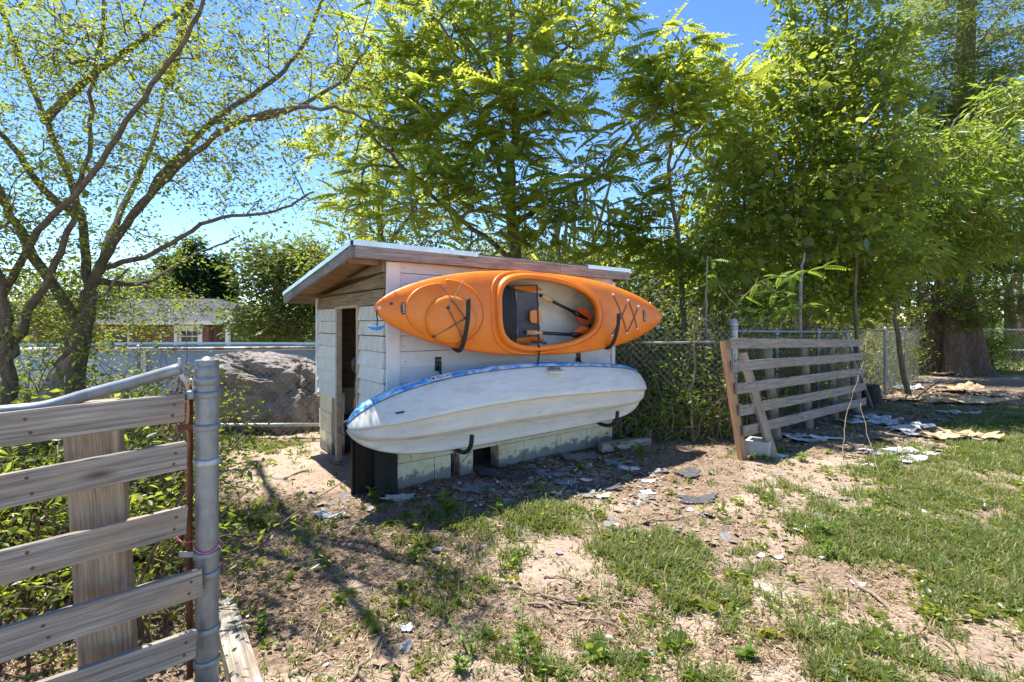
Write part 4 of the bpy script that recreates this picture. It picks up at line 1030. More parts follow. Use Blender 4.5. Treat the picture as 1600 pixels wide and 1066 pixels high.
    # bow and stern carry loops
    mb = MB(); mb.tube(smooth_path([(.02, -.04, .0), (-.03, -.06, .01), (-.035, -.11, .02), (.01, -.14, .02)], 4), .008, 7); mb.build('carry_loop', 'seat_grey', K, True)
white_kayak()
# ---------------------------------------------------------------- chain link fences
def mesh_net(p0, p1, h, z0, off, pitch=.037, r=.0016, top_jag=0.0):
    p0 = np.array(tuple(p0)); p1 = np.array(tuple(p1)); d = p1-p0; ln = np.linalg.norm(d[:2]); u = d/ln; n = int(ln/pitch); k = int(h/pitch); paths = []
    side = np.array((-u[1], u[0], 0))
    for i in range(n):
        z = z0+np.arange(k+1)*pitch; off_ = ((np.arange(k+1)+i) % 2)*pitch
        s = i*pitch+off_; P = p0[None]+u[None]*s[:, None]; P[:, 2] = p0[2]+u[2]*s+z
        P += side[None]*(((np.arange(k+1)) % 2)*2-1)[:, None]*.002
        sag = .008*np.sin(s*1.7)+.012*np.sin(s*.6+z*2); P += side[None]*sag[:, None]; paths.append((P-np.array(tuple(off)), np.full(k+1, r)))
    return nptubes(paths, 3)
def post(x, y, h, r, parent, off, mat='galvanised', cap=True, lean=(0, 0), name='post'):
    z = gz(x, y)-.05; o = Vector(off); mb = MB(off=off); mb.tube([(x, y, z), (x+lean[0], y+lean[1], h)], r, 14); p = mb.build(name, mat, parent, True)
    p.data.set_sharp_from_angle(angle=R(40))
    if cap:
        mb = MB(off=off); q = Vector((x+lean[0], y+lean[1], h)); mb.tube([q+Vector((0, 0, -.035)), q+Vector((0, 0, .008)), q+Vector((0, 0, .012)), q+Vector((0, 0, .035)), q+Vector((0, 0, .05)), q+Vector((0, 0, .056))], [r*1.18, r*1.2, r*1.02, r*.9, r*.5, r*.1], 14); mb.build('post_cap', 'galv_light', p, True)
    return p
def left_back_fence():
    y = 5.32; a = Vector((-5.3, y+.25, 0)); b = Vector((-1.92, y, 0)); t = thing('chain_link_fence', 'low chain link run with rusty top rail in front of the pool and boulder', 'fence', (a.x, a.y, 0)); off = (a.x, a.y, 0)
    mb = MB(off=off); mb.tube([(a.x, a.y, .955), (-3.6, y+.12, .965), (b.x, b.y, .985)], .017, 9); mb.build('top_rail', 'rail_rust', t, True)
    mb = MB(off=off); mb.tube([(a.x, a.y-.03, .10), (-3.2, y+.06, .13), (b.x, b.y-.03, .155)], .019, 9); mb.build('bottom_rail', 'galv_light', t, True)
    V, T = mesh_net((a.x, a.y-.02, 0), (b.x, b.y-.02, .02), .97, .02, off); npmesh('wire_mesh', V, T, 'wire', t)
    for x in (-4.2,): post(x, y+.18, .95, .022, t, off, 'galvanised')
left_back_fence()
def mid_fence():
    a = Vector((1.02, 5.2, 0)); b = Vector((2.34, 5.22, 0)); t = thing('chain_link_fence', 'chain link run overgrown with vines between the hut and the slatted panel', 'fence', (a.x, a.y, 0)); off = (a.x, a.y, 0)
    mb = MB(off=off); mb.tube([(a.x, a.y, 1.045), (1.6, 5.21, 1.04), (b.x, b.y, 1.05)], .014, 9); mb.build('top_rail', 'rail_rust', t, True)
    V, T = mesh_net((a.x, a.y-.03, 0), (b.x, b.y-.03, 0), 1.16, .02, off, r=.0019); npmesh('wire_mesh', V, T, 'wire', t)
mid_fence()
def right_fence():
    P = [Vector((2.36, 5.2, 0)), Vector((4.6, 7.0, 0)), Vector((6.4, 8.4, 0)), Vector((9.4, 11.3, 0))]
    t = thing('chain_link_fence', 'long chain link fence running from the domed corner post back to the big cedar', 'fence', (P[0].x, P[0].y, 0)); off = (P[0].x, P[0].y, 0)
    p = post(P[0].x, P[0].y, 1.245, .036, t, off, 'galv_light')
    for z in (1.19, .8, .35): mb = MB(off=off); mb.tube([(P[0].x, P[0].y, z-.012), (P[0].x, P[0].y, z+.012)], .040, 14); mb.build('clamp_band', 'galv_light', p, True)
    mb = MB(off=off); mb.tube([(P[0].x+.03, P[0].y, 1.165), (3.3, 5.95, 1.145), (P[1].x, P[1].y, 1.125), (P[2].x, P[2].y, 1.14), (P[3].x, P[3].y, 1.16)], .019, 9); mb.build('top_rail', 'galvanised', t, True)
    for q in (Vector((3.15, 5.84, 0)), P[1]+Vector((-.45, -.36, 0)), P[2], Vector((7.9, 9.85, 0))): post(q.x, q.y, 1.13, .024, t, off, 'galvanised')
    mb = MB(off=off); mb.tube([(5.25, 7.15, .02), (4.72, 6.92, 1.12)], .024, 9); mb.build('brace_post', 'galv_light', t, True)
    VV = []; TT = []; b = 0
    for i, (a, c) in enumerate(zip(P[:-1], P[1:])):
        V, T = mesh_net((a.x, a.y, 0), (c.x, c.y, 0), 1.10, .02, off, pitch=.04, r=.0018+.0004*i); VV.append(V); TT.append(T+b); b += len(V)
    npmesh('wire_mesh', np.concatenate(VV), np.concatenate(TT), 'wire', t)
    t = thing('chain_link_fence', 'far chain link fence crossing the lawn behind the cedar', 'fence', (9.8, 13.4, 0)); off = (9.8, 13.4, 0)
    mb = MB(off=off); mb.tube([(8.6, 12.8, 1.09), (15.5, 13.6, 1.06)], .022, 8); mb.build('top_rail', 'galvanised', t, True)
    mb = MB(off=off); mb.tube([(13.2, 14.4, .45), (18.5, 14.6, .45)], .022, 8); mb.build('mid_rail', 'galv_light', t, True)
    V, T = mesh_net((8.6, 12.8, 0), (15.5, 13.6, 0), 1.05, .02, off, pitch=.06, r=.003); npmesh('wire_mesh', V, T, 'wire', t)
    for x in (12.0, 14.1): post(x, 13.2, 1.1, .03, t, off, 'galv_light')
right_fence()

# ---------------------------------------------------------------- the near gate, bottom left
def left_gate():
    Pp = G(322, 1066+60); base = Vector((-1.0, 1.60, 0))
    t = thing('gate_post', 'galvanised steel gate post with domed cap in the left foreground', 'post', base); X = (323.5-CX)/F*1.60; base_x = X-base.x
    mb = MB(); mb.tube([(base_x, 0, -.05), (base_x, 0, 1.13)], .0335, 24); p = mb.build('pipe', 'galvanised', t, True); p.data.set_sharp_from_angle(angle=R(40))
    mb = MB(); mb.tube([(base_x, 0, z) for z in (1.048, 1.049, 1.074, 1.075, 1.088, 1.090, 1.112, 1.130, 1.139, 1.142)], [.0335, .0375, .0375, .0365, .0365, .0372, .034, .022, .010, .001], 24); mb.build('cap', 'galvanised', t, True)
    for z, r_ in ((1.018, .036), (.912, .036), (.800, .0365), (.500, .036), (.435, .0355), (.255, .0365), (.150, .036)):
        mb = MB(); mb.tube([(base_x, 0, z-.011), (base_x, 0, z-.009), (base_x, 0, z+.009), (base_x, 0, z+.011)], [r_, r_+.003, r_+.003, r_], 24); cb = mb.build('clamp_band', 'galv_light' if z in (.8,) else 'galvanised', t, True)
        if z in (1.018, .912, .500):
            mb = MB(); mb.box((base_x-.055, -.012, z), (.055, .004, .018)); mb.build('clamp_tab', 'galv_light' if z == .5 else 'rusty', cb)
    mb = MB(); P = [(base_x+.037*cos(a), .037*sin(a), .525+.012*sin(a*1.5)) for a in [R(q) for q in range(-200, 30, 15)]]; P = [(base_x-.09, -.02, .565), (base_x-.06, -.03, .545)]+P
    mb.tube(P, .0022, 5); mb.build('string', 'pink_string', t)
    # gate leaf
    g = thing('slatted_gate', 'weathered gate leaf of horizontal grey boards fixed to a leaning timber upright, left foreground', 'gate', (-1.2, 1.4, 0)); off = (-1.2, 1.4, 0)
    rows = [((288, 636), (0, 672), 43), ((290, 711), (0, 768), 43), ((291, 811), (0, 886), 45), ((315, 908), (0, 1008), 46), ((307, 1004), (0, 1112), 44), ((300, 1085), (0, 1210), 44)]
    for i, ((x1, y1), (x0, y0), wpx) in enumerate(rows):
        a = W(x1, y1, 1.55-(.01 if i > 2 else 0)); b = W(x0, y0, 1.24); z = (a.z+b.z)/2; b = a+(b-a)*1.75
        mb = MB(off=off); mb.board(b, a, (0, 0, 1), .086, .020, 22, .0028, rag=.004); bd = mb.build('board', 'gate_wood', g)
        d = (a-b).normalized(); nn = Vector((d.y, -d.x, 0)).normalized()
        for s, dz in ((.03, .012), (.035, -.022), (.36, .02), (.35, -.02), (.62, .0)):
            c = a-d*s+nn*.0105+Vector((0, 0, dz+random.uniform(-.005, .005))); mb = MB(off=off); mb.tube([c, c+nn*.0016], .0042, 8); mb.build('nail', 'rusty', bd)
    mb = MB(off=off); mb.board(W(178, 1110, 1.50), W(143, 628, 1.50), (1, .5, 0), .132, .07, 16, .004, rag=.004); mb.build('upright', 'post_wood', g)
    mb = MB(off=off); mb.board(W(-160, 1180, 1.15), W(-190, 600, 1.15), (1, .5, 0), .10, .06, 10, .004); mb.build('upright', 'post_wood', g)
    mb = MB(off=off); mb.tube([W(297, 1120, 1.60), W(296, 850, 1.60), W(297, 600, 1.60)], .0095, 9); mb.build('frame_pipe', 'rusty', g, True)
    P = smooth_path([W(-220, 668, 1.12), W(0, 644, 1.36), W(70, 636, 1.42), W(140, 616, 1.47), W(210, 597, 1.51), W(282, 576, 1.55)], 5)
    mb = MB(off=off); mb.tube(P, .0185, 12); pr = mb.build('bent_rail', 'galvanised', g, True)
    mb = MB(off=off); mb.tube([W(280, 560, 1.56), W(284, 585, 1.57), W(292, 600, 1.58)], [.004, .012, .006], 6); mb.build('torn_end', 'galv_light', pr)
    V, T = mesh_net(W(250, 505, 1.62)*1+Vector((0, 0, -1.25)), W(316, 505, 1.66)+Vector((0, 0, -1.25)), 1.05, .02, off, pitch=.03, r=.0013)
    npmesh('wire_mesh', V, T, 'wire_rust', g)
    # dry vine wound at the latch
    paths = []
    for k in range(46):
        c = np.array(tuple(W(286+random.uniform(-10, 12), random.uniform(570, 680), 1.63+random.uniform(-.02, .05)))); P = [c]
        for q in range(6): P.append(P[-1]+np.array((random.uniform(-.02, .02), random.uniform(-.02, .02), random.uniform(-.05, .02))))
        paths.append((smooth_path(P, 3), np.full(19, .0012+.0012*random.random())))
    V, T = nptubes(paths, 3); tag(npmesh('dead_vine', V, T, 'bark_dead'), 'tangle of dead brown vine wrapped round the gate latch', 'vine', kind='stuff')
    lk = thing('padlock', 'small dull metal padlock hanging at the top of the gate post', 'padlock', W(297, 617, 1.57)); mb = MB(); mb.tube([(0, 0, -.014), (0, 0, -.012), (0, 0, .012), (0, 0, .014)], [.014, .018, .018, .014], 14); mb.build('body', 'galvanised', lk, True)
    mb = MB(); mb.tube(smooth_path([(-.010, 0, .01), (-.010, 0, .04), (0, 0, .05), (.010, 0, .04), (.010, 0, .01)], 3), .003, 6); mb.build('shackle', 'galv_light', lk, True)
left_gate()
def beam(name, label, cat, p0, p1, w, t, mat, up=(0, 0, 1), seg=12, jit=.004, rag=.01, group=None):
    p0 = Vector(p0); mb = MB(off=p0); mb.board(p0, p1, up, w, t, seg, jit, rag=rag); o = mb.build(name, mat); o.location = p0; return tag(o, label, cat, group)
a = G(348, 948, .03); b = G(392, 1095, .03); beam('timber', 'weathered square timber lying on the ground beside the gate post', 'timber', a, b, .07, .085, 'log_wood')

# ---------------------------------------------------------------- slatted panel leaning on the right fence
def panel():
    BL = G(1160, 719, .0); TL = W(1131, 533, 4.62); BR = G(1350, 648, .0); TR = W(1342, 533, 6.75)
    t = thing('leaning_panel', 'wooden panel of five grey slats leaning against the chain link fence on the right', 'fence panel', (BL.x, BL.y, 0)); off = (BL.x, BL.y, 0)
    d = (BR-BL).normalized(); nn = Vector((-d.y, d.x, 0))
    mb = MB(off=off); mb.board(BL+Vector((0, 0, -.02)), TL, d, .085, .045, 10, .002); mb.build('end_post', 'red_wood', t)
    mb = MB(off=off); q = BL+d*.055+nn*.01; mb.board(q+Vector((0, 0, .0)), TL+d*.06+nn*.01, d, .03, .05, 12, .006, rag=.003); mb.build('end_post', 'post_wood', t)
    rows = [((1140, 537), (1344, 536)), ((1144, 573), (1347, 557)), ((1150, 608), (1349, 580)), ((1155, 642), (1351, 604)), ((1162, 674), (1352, 627))]
    for i, ((x0, y0), (x1, y1)) in enumerate(rows):
        f = (y0-533)/186; D0 = TL.y+(BL.y-TL.y)*f-.035; f2 = (y1-533)/115; D1 = TR.y+(BR.y-TR.y)*f2-.035
        mb = MB(off=off); mb.board(W(x0, y0, D0), W(x1, y1, D1), (0, 0, 1), .097, .022, 16, .004, rag=.006); bd = mb.build('slat', 'pallet_wood', t)
        for s in (.03, .28, .52, .76, .97):
            c = Vector(W(x0, y0, D0)).lerp(W(x1, y1, D1), s)-nn*.012; mb = MB(off=off); mb.tube([c, c-nn*.002], .006, 6); mb.build('nail', 'rusty', bd)
    for (x0, y0, x1, y1, m, w) in ((1198, 545, 1222, 688, 'post_wood', .10), (1255, 540, 1272, 672, 'post_wood', .10), (1298, 540, 1312, 655, 'post_wood', .085), (1336, 540, 1345, 647, 'post_wood', .10)):
        b = G(x1, y1, 0)+nn*.05; k = (b-BL).dot(d); a = TL+(TR-TL)*((x0-1131)/211)**1.35; s = b.y/F
        top = W(x0, y0, b.y+.22); mb = MB(off=off); mb.tube(smooth_path([b+Vector((0, 0, -.03)), (b+top)/2+nn*.01, top], 4), w/2*1.05, 10); mb.build('upright', m, t, True)
    b = G(1212, 716, 0)+nn*.02; mb = MB(off=off); mb.board(b, W(1160, 552, b.y+.30), (1, .3, 0), .09, .035, 10, .002); mb.build('brace', 'post_wood', t)
panel()
def blockthing():
    c = G(1186, 712, 0); t = thing('concrete_block', 'hollow grey concrete block behind the foot of the slatted panel', 'block', c, R(52))
    mb = MB(); w, d, h, th = .21, .20, .15, .028
    for s in (-1, 1): mb.box((0, s*(d/2-th/2), h/2), (w, th, h)); mb.box((s*(w/2-th/2), 0, h/2+.001), (th, d-2*th, h-.002))
    mb.box((0, 0, .02), (w-2*th, d-2*th, .03)); mb.build('shell', 'concrete', t)
blockthing()

# ---------------------------------------------------------------- pool, tarp, house behind on the left
def pool():
    c = Vector((-5.0, 7.65, 0)); r = 3.3; z0 = -.35; z1 = .87; t = thing('swimming_pool', 'round above-ground pool with pale blue wall and white rim behind the left fence', 'pool', c); n = 64
    def rp(k, rr, z): a = 2*pi*k/n; return (rr*cos(a), rr*.3*sin(a), z)
    mb = MB(); P = []; fs = []
    for rr, z in ((r, z0), (r, z1), (r-.03, z1), (r-.03, z0)): P += [rp(k, rr, z) for k in range(n)]
    for i in range(3): fs += [(i*n+k, i*n+(k+1) % n, (i+1)*n+(k+1) % n, (i+1)*n+k) for k in range(n)]
    mb.add(P, fs); mb.build('wall', 'pool_wall', t, True)
    mb = MB(); P = []; fs = []; pr = [(r+.05, z1+.005), (r+.06, z1+.03), (r-.10, z1+.045), (r-.11, z1+.01)]
    for rr, z in pr: P += [rp(k, rr, z) for k in range(n)]
    for i in range(4): fs += [(i*n+k, i*n+(k+1) % n, ((i+1) % 4)*n+(k+1) % n, ((i+1) % 4)*n+k) for k in range(n)]
    mb.add(P, fs); mb.build('rim', 'pool_rim', t)
    mb = MB(); P = [rp(k, r-.04, z1-.12) for k in range(n)]; mb.add(P+[(0, 0, z1-.12)], [(k, (k+1) % n, n) for k in range(n)]); mb.build('water_cover', 'pool_blue', t)
    for k in range(0, n, 4):
        a = 2*pi*k/n; mb = MB(); mb.box(((r+.03)*cos(a), (r+.03)*.3*sin(a), (z0+z1)/2), (.09, .05, z1-z0)); mb.build('wall_rib', 'pool_wall', t)
    # boulder in front of the pool
    bc = Vector(((428-CX)/F*6.0, 6.02, 0)); P = []; fs = []; nu, nv = 110, 60
    for j in range(nv+1):
        ph = pi*j/nv-pi/2
        for i in range(nu):
            th = 2*pi*i/nu; d = Vector((cos(ph)*cos(th), cos(ph)*sin(th), sin(ph))); d2 = Vector([math.copysign(abs(q)**.72, q) for q in d])
            w_ = d*1.3+Vector((mnoise.noise(d*1.5), mnoise.noise(d*1.5+Vector((4, 4, 4))), mnoise.noise(d*1.5+Vector((8, 2, 1)))))*.8
            f = .24*mnoise.noise(w_)-.10*(1-min(1, abs(mnoise.noise(w_*2.1))*6))-.035*(1-min(1, abs(mnoise.noise(w_*5+Vector((3, 3, 3))))*6))+.05*mnoise.noise(w_*9)
            P.append((d2.x*.80*(1+f), d2.y*.52*(1+f), max(-.2, .36+d2.z*.50*(1+f)-.10*d2.x)))
    for j in range(nv):
        for i in range(nu): a = j*nu+i; b = j*nu+(i+1) % nu; fs.append((a, b, b+nu, a+nu))
    mb = MB(); mb.add(P, fs); o = mb.build('boulder', 'boulder_rock'); o.location = bc
    tag(o, 'large rounded grey-brown boulder behind the left fence, between gate post and hut', 'boulder')
pool()
def house():
    x0, x1, y0, y1, zb, ze = -26, -11.3, 20, 29, -1.4, 1.22
    t = thing('brick_house', 'low red brick house with grey hip roof behind the pool', 'house', (x1, y0, zb)); off = (x1, y0, zb)
    m, nt, b = new_mat('brick_wall'); br = N(nt, 'ShaderNodeTexBrick'); br.inputs['Scale'].default_value = 1; br.inputs['Brick Width'].default_value = .22; br.inputs['Row Height'].default_value = .075; br.inputs['Mortar Size'].default_value = .008
    br.inputs['Color1'].default_value = (.20, .065, .045, 1); br.inputs['Color2'].default_value = (.13, .045, .035, 1); br.inputs['Mortar'].default_value = (.32, .27, .24, 1)
    L(nt, coords(nt, 'UV'), br.inputs[0]); L(nt, br.outputs[0], b.inputs['Base Color']); b.inputs['Roughness'].default_value = .9; M['brick_wall'] = m
    dx0, dx1, dt = -13.65, -12.75, 1.05
    mb = MB(off=off)
    mb.box(((x0+dx0)/2, y0+.15, (zb+ze)/2), (dx0-x0, .3, ze-zb)); mb.box(((dx1+x1-1.1)/2, y0+.15, (zb+ze)/2), (x1-1.1-dx1, .3, ze-zb)); mb.box(((dx0+dx1)/2, y0+.15, (dt+ze)/2), (dx1-dx0, .3, ze-dt)); mb.box((x1-1.1, (y0+y1)/2+.16, (zb+ze)/2), (.3, y1-y0-.3, ze-zb)); mb.build('brick_wall', 'brick_wall', t)
    ov = .45; c = [(x0-ov, y0-ov), (x1+ov, y0-ov), (x1+ov, y1+ov), (x0-ov, y1+ov)]; ym = (y0+y1)/2; r0, r1 = (x0+4.6, ym, ze+1.25), (x1-3.6, ym, ze+1.25); zz = ze+.12
    mb = MB(off=off); P = [(x, y, zz) for x, y in c]+[r0, r1]; mb.add(P, [(0, 1, 5, 4), (1, 2, 5), (2, 3, 4, 5), (3, 0, 4), (3, 2, 1, 0)]); mb.build('roof', 'roof_shingle', t)
    mb = MB(off=off); mb.box(((x0+x1)/2, y0-ov-.02, ze+.05), (x1-x0+2*ov, .05, .16)); mb.box((x1+ov+.03, (y0+y1)/2, ze+.05), (.05, y1-y0+2*ov, .16)); mb.build('gutter', 'house_white', t)
    mb = MB(off=off); mb.box((x1-.25, y0-.1, (zb+ze)/2), (.14, .14, ze-zb)); mb.build('porch_post', 'house_white', t)
    for y in (y0+.6, y0+1.3, y0+2.2): mb = MB(off=off); mb.box((x1-.3, y, (zb+ze)/2), (.08, .08, ze-zb)); mb.build('porch_post', 'pole_wood', t)
    mb = MB(off=off); w = .12
    for x in (dx0-w/2, dx1+w/2): mb.box((x, y0-.02, (zb+dt)/2), (w, .08, dt-zb))
    mb.box(((dx0+dx1)/2, y0-.02, dt+w/2), (dx1-dx0+2*w, .08, w)); mb.build('door_frame', 'house_white', t)
    mb = MB(off=off); mb.box(((dx0+dx1)/2, y0+.06, (zb+dt)/2), (dx1-dx0, .05, dt-zb)); dr = mb.build('door', 'house_white', t)
    for i in range(3):
        for j in range(4): mb = MB(off=off); mb.box((dx0+.22+i*.23, y0+.03, dt-.22-j*.24), (.19, .02, .20)); mb.build('door_pane', 'glass_dark', dr)
    for wx in (-16.1,):
        mb = MB(off=off); mb.box((wx, y0-.02, .35), (1.0, .06, 1.3)); wf = mb.build('window', 'house_white', t)
        for sz in (.66, .04): mb = MB(off=off); mb.box((wx, y0-.06, sz), (.82, .03, .52)); mb.build('pane', 'glass_dark', wf)
    mb = MB(off=off); mb.box((-14.3, y0-.04, .72), (.10, .08, .2)); mb.build('wall_lamp', 'galv_light', t)
    p = thing('utility_pole', 'weathered utility pole rising behind the hut roof', 'pole', G(563, 560)*1.0 if False else Vector(((563-CX)/F*21, 21, 0))); mb = MB(); mb.tube([(0, 0, -.5), (0, 0, 6.6)], [.13, .10], 12); mb.build('shaft', 'pole_wood', p, True)
    mb = MB(); mb.tube([(.17, -.1, 5.0), (.17, -.1, 5.7)], .14, 10); mb.build('transformer', 'galvanised', p, True)
house()
def wires():
    a0 = Vector(((563-CX)/F*21, 21, 6.2))
    labs = ['topmost overhead wire crossing the upper right of the sky', 'second overhead wire crossing behind the cedar', 'third thick overhead wire crossing in front of the cedar', 'lowest overhead wire running behind the vine-covered tree']
    for i, (x, y, D, dz) in enumerate(((1680, 20, 11, 0), (1700, 44, 11, -.3), (1720, 22, 11, -.55), (1700, 85, 11, -.9))):
        a = a0+Vector((0, 0, dz)); b = W(x, y, D); b = a+(b-a)*1.4; P = [a.lerp(b, k/24)-Vector((0, 0, 1.1*4*(k/24)*(1-k/24)*.35)) for k in range(25)]; mb = MB(off=a); mb.tube(P, .009 if i != 2 else .014, 5); o = mb.build('overhead_wire', 'galv_light' if i == 2 else 'black_plastic', None, True); o.location = a; tag(o, labs[i], 'wire')
    a = Vector((-12, 24, 2.6)); b = a0+Vector((0, 0, -1.7)); P = [a.lerp(b, k/12)-Vector((0, 0, .3*4*(k/12)*(1-k/12))) for k in range(13)]; mb = MB(off=a); mb.tube(P, .012, 5); o = mb.build('overhead_wire', 'galv_light', None, True); o.location = a; tag(o, 'service wire sagging from the pole down to the brick house', 'wire')
wires()
# ---------------------------------------------------------------- trees
def sk(*pts): return [W(*p) for p in pts]
def root(x, D): return Vector(((x-CX)/F*D, D, gz((x-CX)/F*D, D)-.05))
def S(x, D, pts, r0, r1): r = root(x, D); return ([r]+[W(*p) for p in pts], r0, r1)

# the light twiggy tree on the left, many slim limbs fanning out
D0 = 3.9
r = root(118, D0)
limbs = [
 ([r, W(118, 600, D0), W(140, 455, D0)], .075, .056),
 ([W(140, 455, D0), W(165, 400, 3.85), W(205, 340, 3.8), W(262, 265, 3.7), W(330, 190, 3.6), W(420, 130, 3.45), W(480, 60, 3.3), W(520, -60, 3.1)], .040, .008),
 ([W(140, 455, D0), W(128, 350, 3.9), W(98, 250, 3.95), W(60, 160, 4.0), W(20, 60, 4.0), W(-20, -60, 4.0)], .036, .014),
 ([W(150, 430, D0), W(190, 330, 4.3), W(235, 235, 4.6), W(262, 130, 4.9), W(300, 20, 5.0), W(320, -120, 5.1)], .032, .009),
 ([W(262, 130, 4.9), W(290, 20, 5.2), W(288, -70, 5.6), Vector((-3.4, 5.0, 5.9)), Vector((-2.1, 3.2, 6.3))], .05, .03),  # limb bent overhead out of view, added to throw the pole-like shadow
 ([W(155, 420, D0), W(240, 395, 3.7), W(330, 345, 3.5), W(430, 330, 3.35), W(490, 300, 3.2)], .024, .005),
 ([W(128, 340, 3.9), W(70, 300, 3.6), W(20, 230, 3.4), W(-60, 150, 3.2)], .035, .012),
 ([W(70, 190, 4.0), W(130, 130, 3.8), W(210, 70, 3.6), W(300, 0, 3.4), W(380, -80, 3.2)], .036, .010),
 ([W(120, 500, D0), W(40, 380, 3.6), W(0, 300, 3.4), W(-60, 200, 3.2)], .045, .015),
 ([W(205, 340, 3.8), W(300, 240, 3.3), W(400, 180, 3.0), W(520, 170, 2.8), W(600, 200, 2.7)], .025, .006),
 ([W(330, 190, 3.6), W(430, 180, 3.3), W(530, 130, 3.1), W(580, 60, 2.9)], .022, .006),
 ([W(0, 470, 3.5), W(60, 360, 3.3), W(130, 290, 3.1), W(210, 170, 2.9), W(290, 60, 2.7), W(340, -60, 2.6)], .026, .008),
 ([W(150, 440, D0), W(230, 440, 4.4), W(300, 400, 4.7), W(370, 370, 4.9)], .03, .007),
]
bl = [(60, 100, 3.7, 130, 110, .8), (220, 90, 3.5, 150, 110, .9), (380, 80, 3.3, 150, 100, .8, .7), (520, 90, 3.0, 80, 110, .6, .55), (120, 260, 3.6, 140, 90, .7), (300, 230, 3.5, 130, 90, .7), (450, 230, 3.2, 110, 70, .6, .5),
      (380, 320, 3.6, 110, 30, .5, .7), (40, 400, 3.6, 90, 110, .7), (220, 380, 3.9, 90, 50, .6, .7), (150, 520, 4.1, 110, 50, .5, 1.2), (260, 490, 4.3, 70, 40, .4, .9), (480, -60, 3.2, 200, 60, .8, .12), (180, -60, 3.6, 220, 60, .9, .2), (250, 470, 4.3, 70, 30, .4, .6)]
def crown_small(tp, td):
    return [sprig(tp, td, 19, .085, .027, LEAF, .15, .7, along=.24, flat=.7), sprig(tp[::26], td[::26], 2, .10, .05, BROAD, .5, .4)]
tree('twiggy_tree', 'open twiggy tree with slim grey limbs fanning over the left of the yard', limbs, blob_points(bl, 2900, .6), 'bark_grey', 'leaf_small', r, crown=crown_small, step=.2, wob=.022, rtip=.0014, expo=.42, rise=.06, maxr=.016)
# second stem clump at the left edge
r = root(20, 3.3)
limbs = [([r, W(10, 560, 3.3), W(0, 440, 3.3), W(-30, 300, 3.2), W(-60, 100, 3.1)], .05, .02), ([W(10, 560, 3.3), W(60, 470, 3.5), W(100, 380, 3.5), W(130, 260, 3.5), W(150, 120, 3.4), W(170, -30, 3.3)], .032, .008), ([r, W(60, 640, 3.4), W(95, 560, 3.4), W(120, 500, 3.5), W(200, 420, 3.6)], .03, .008)]
bl = [(20, 330, 3.3, 90, 120, .5), (40, 520, 3.3, 70, 60, .4), (80, 60, 3.3, 110, 90, .5), (150, 480, 3.6, 60, 40, .3)]
tree('twiggy_tree', 'slender twiggy tree leaning at the left edge of the picture behind the gate', limbs, blob_points(bl, 230, .6), 'bark_brown', 'leaf_small', r, crown=crown_small, step=.16, wob=.05, rtip=.0024, expo=.45, maxr=.016)
# broken dead stump beside it
t = thing('dead_stump', 'splintered brown dead trunk beside the twiggy tree, behind the bent rail', 'stump', root(85, 3.4)); o_ = Vector(root(85, 3.4))
mb = MB(off=o_); mb.tube(smooth_path([o_, W(72, 640, 3.35), W(88, 590, 3.4), W(100, 562, 3.42)], 5, .006), [.07-.0025*i for i in range(16)], 9); mb.build('trunk', 'bark_dead', t)
mb = MB(off=o_); mb.tube(smooth_path([W(100, 565, 3.42), W(104, 550, 3.42), W(101, 540, 3.42)], 3), [.03, .028, .02, .018, .012, .007, .002], 6); mb.build('splinter', 'bark_dead', t)

# tree of heaven in the middle: long pinnate leaves; nearest fronds are leaf objects of their own
def pinnate(t, tp, td, n_single, k, size):
    n = len(tp); P = np.repeat(tp, k, 0); out = unit(rng.normal(size=(n*k, 3))); d = out+np.repeat(td, k, 0)*.7; d[:, 2] = np.abs(d[:, 2])*.25+rng.normal(0, .28, n*k); d = unit(d)
    nr = rng.normal(0, .28, (n*k, 3)); nr[:, 2] += 1; s = size*rng.uniform(.6, 1.2, n*k); r = np.clip(np.repeat(rng.random(n), k)*.5+rng.random(n*k)*.42, 0, 1)
    r = np.where(rng.random(n*k) < .03, 1, r*.93)
    order = np.argsort(P[:, 1]+.15*np.abs(P[:, 0])); vis = [i for i in order if abs(P[i, 0]/P[i, 1]) < 1.02 and -.3 < (P[i, 2]-H)/P[i, 1] < .66][:n_single]
    mk = np.zeros(n*k, bool); mk[vis] = True
    rest = scatter(FROND, P[~mk], d[~mk], nr[~mk], s[~mk], r[~mk])
    base = []
    for q in range(8):
        V0, T0 = frond(8+q % 3, .2+.06*q, .19+.008*q); me_o = npmesh('leaf', V0, T0, 'leaf_ailanthus', rnd=np.full(len(V0), q/8*.8+.05)); base.append(me_o.data); bpy.data.objects.remove(me_o)
    tl = Vector(t.location)
    for i in vis:
        x = Vector(d[i]); z = Vector(nr[i]); z = (z-x*z.dot(x)).normalized(); y = z.cross(x)
        m = Matrix((x*s[i], y*s[i], z*s[i])).transposed().to_4x4(); m.translation = Vector(P[i])-tl; inst('leaf', base[random.randrange(8)], t, m)
    return rest
def heaven(label, skel, blobs, nt_, root_, k=4, size=.40, extra=None, single=280, **kw):
    t = thing('tree_of_heaven', label, 'tree', root_, group=None); off = np.array(tuple(root_))
    thick, thin, tp, td = grow(skel, blob_points(blobs, nt_, .45), **kw)
    V, T = nptubes(thick, 9); npmesh('trunk', V-off, T, 'bark_brown', t, smooth=True); V, T = nptubes(thin, 4); npmesh('branches', V-off, T, 'bark_brown', t, smooth=True, kind='stuff')
    V, T, rr = merge([pinnate(t, tp, td, single, k, size), sprig(tp, td, 12, .34, .075, LEAF, .4, .6, flat=.8)]); npmesh('crown', V-off, T, 'leaf_ailanthus', t, rnd=rr, kind='stuff')
r = root(812, 7.4)
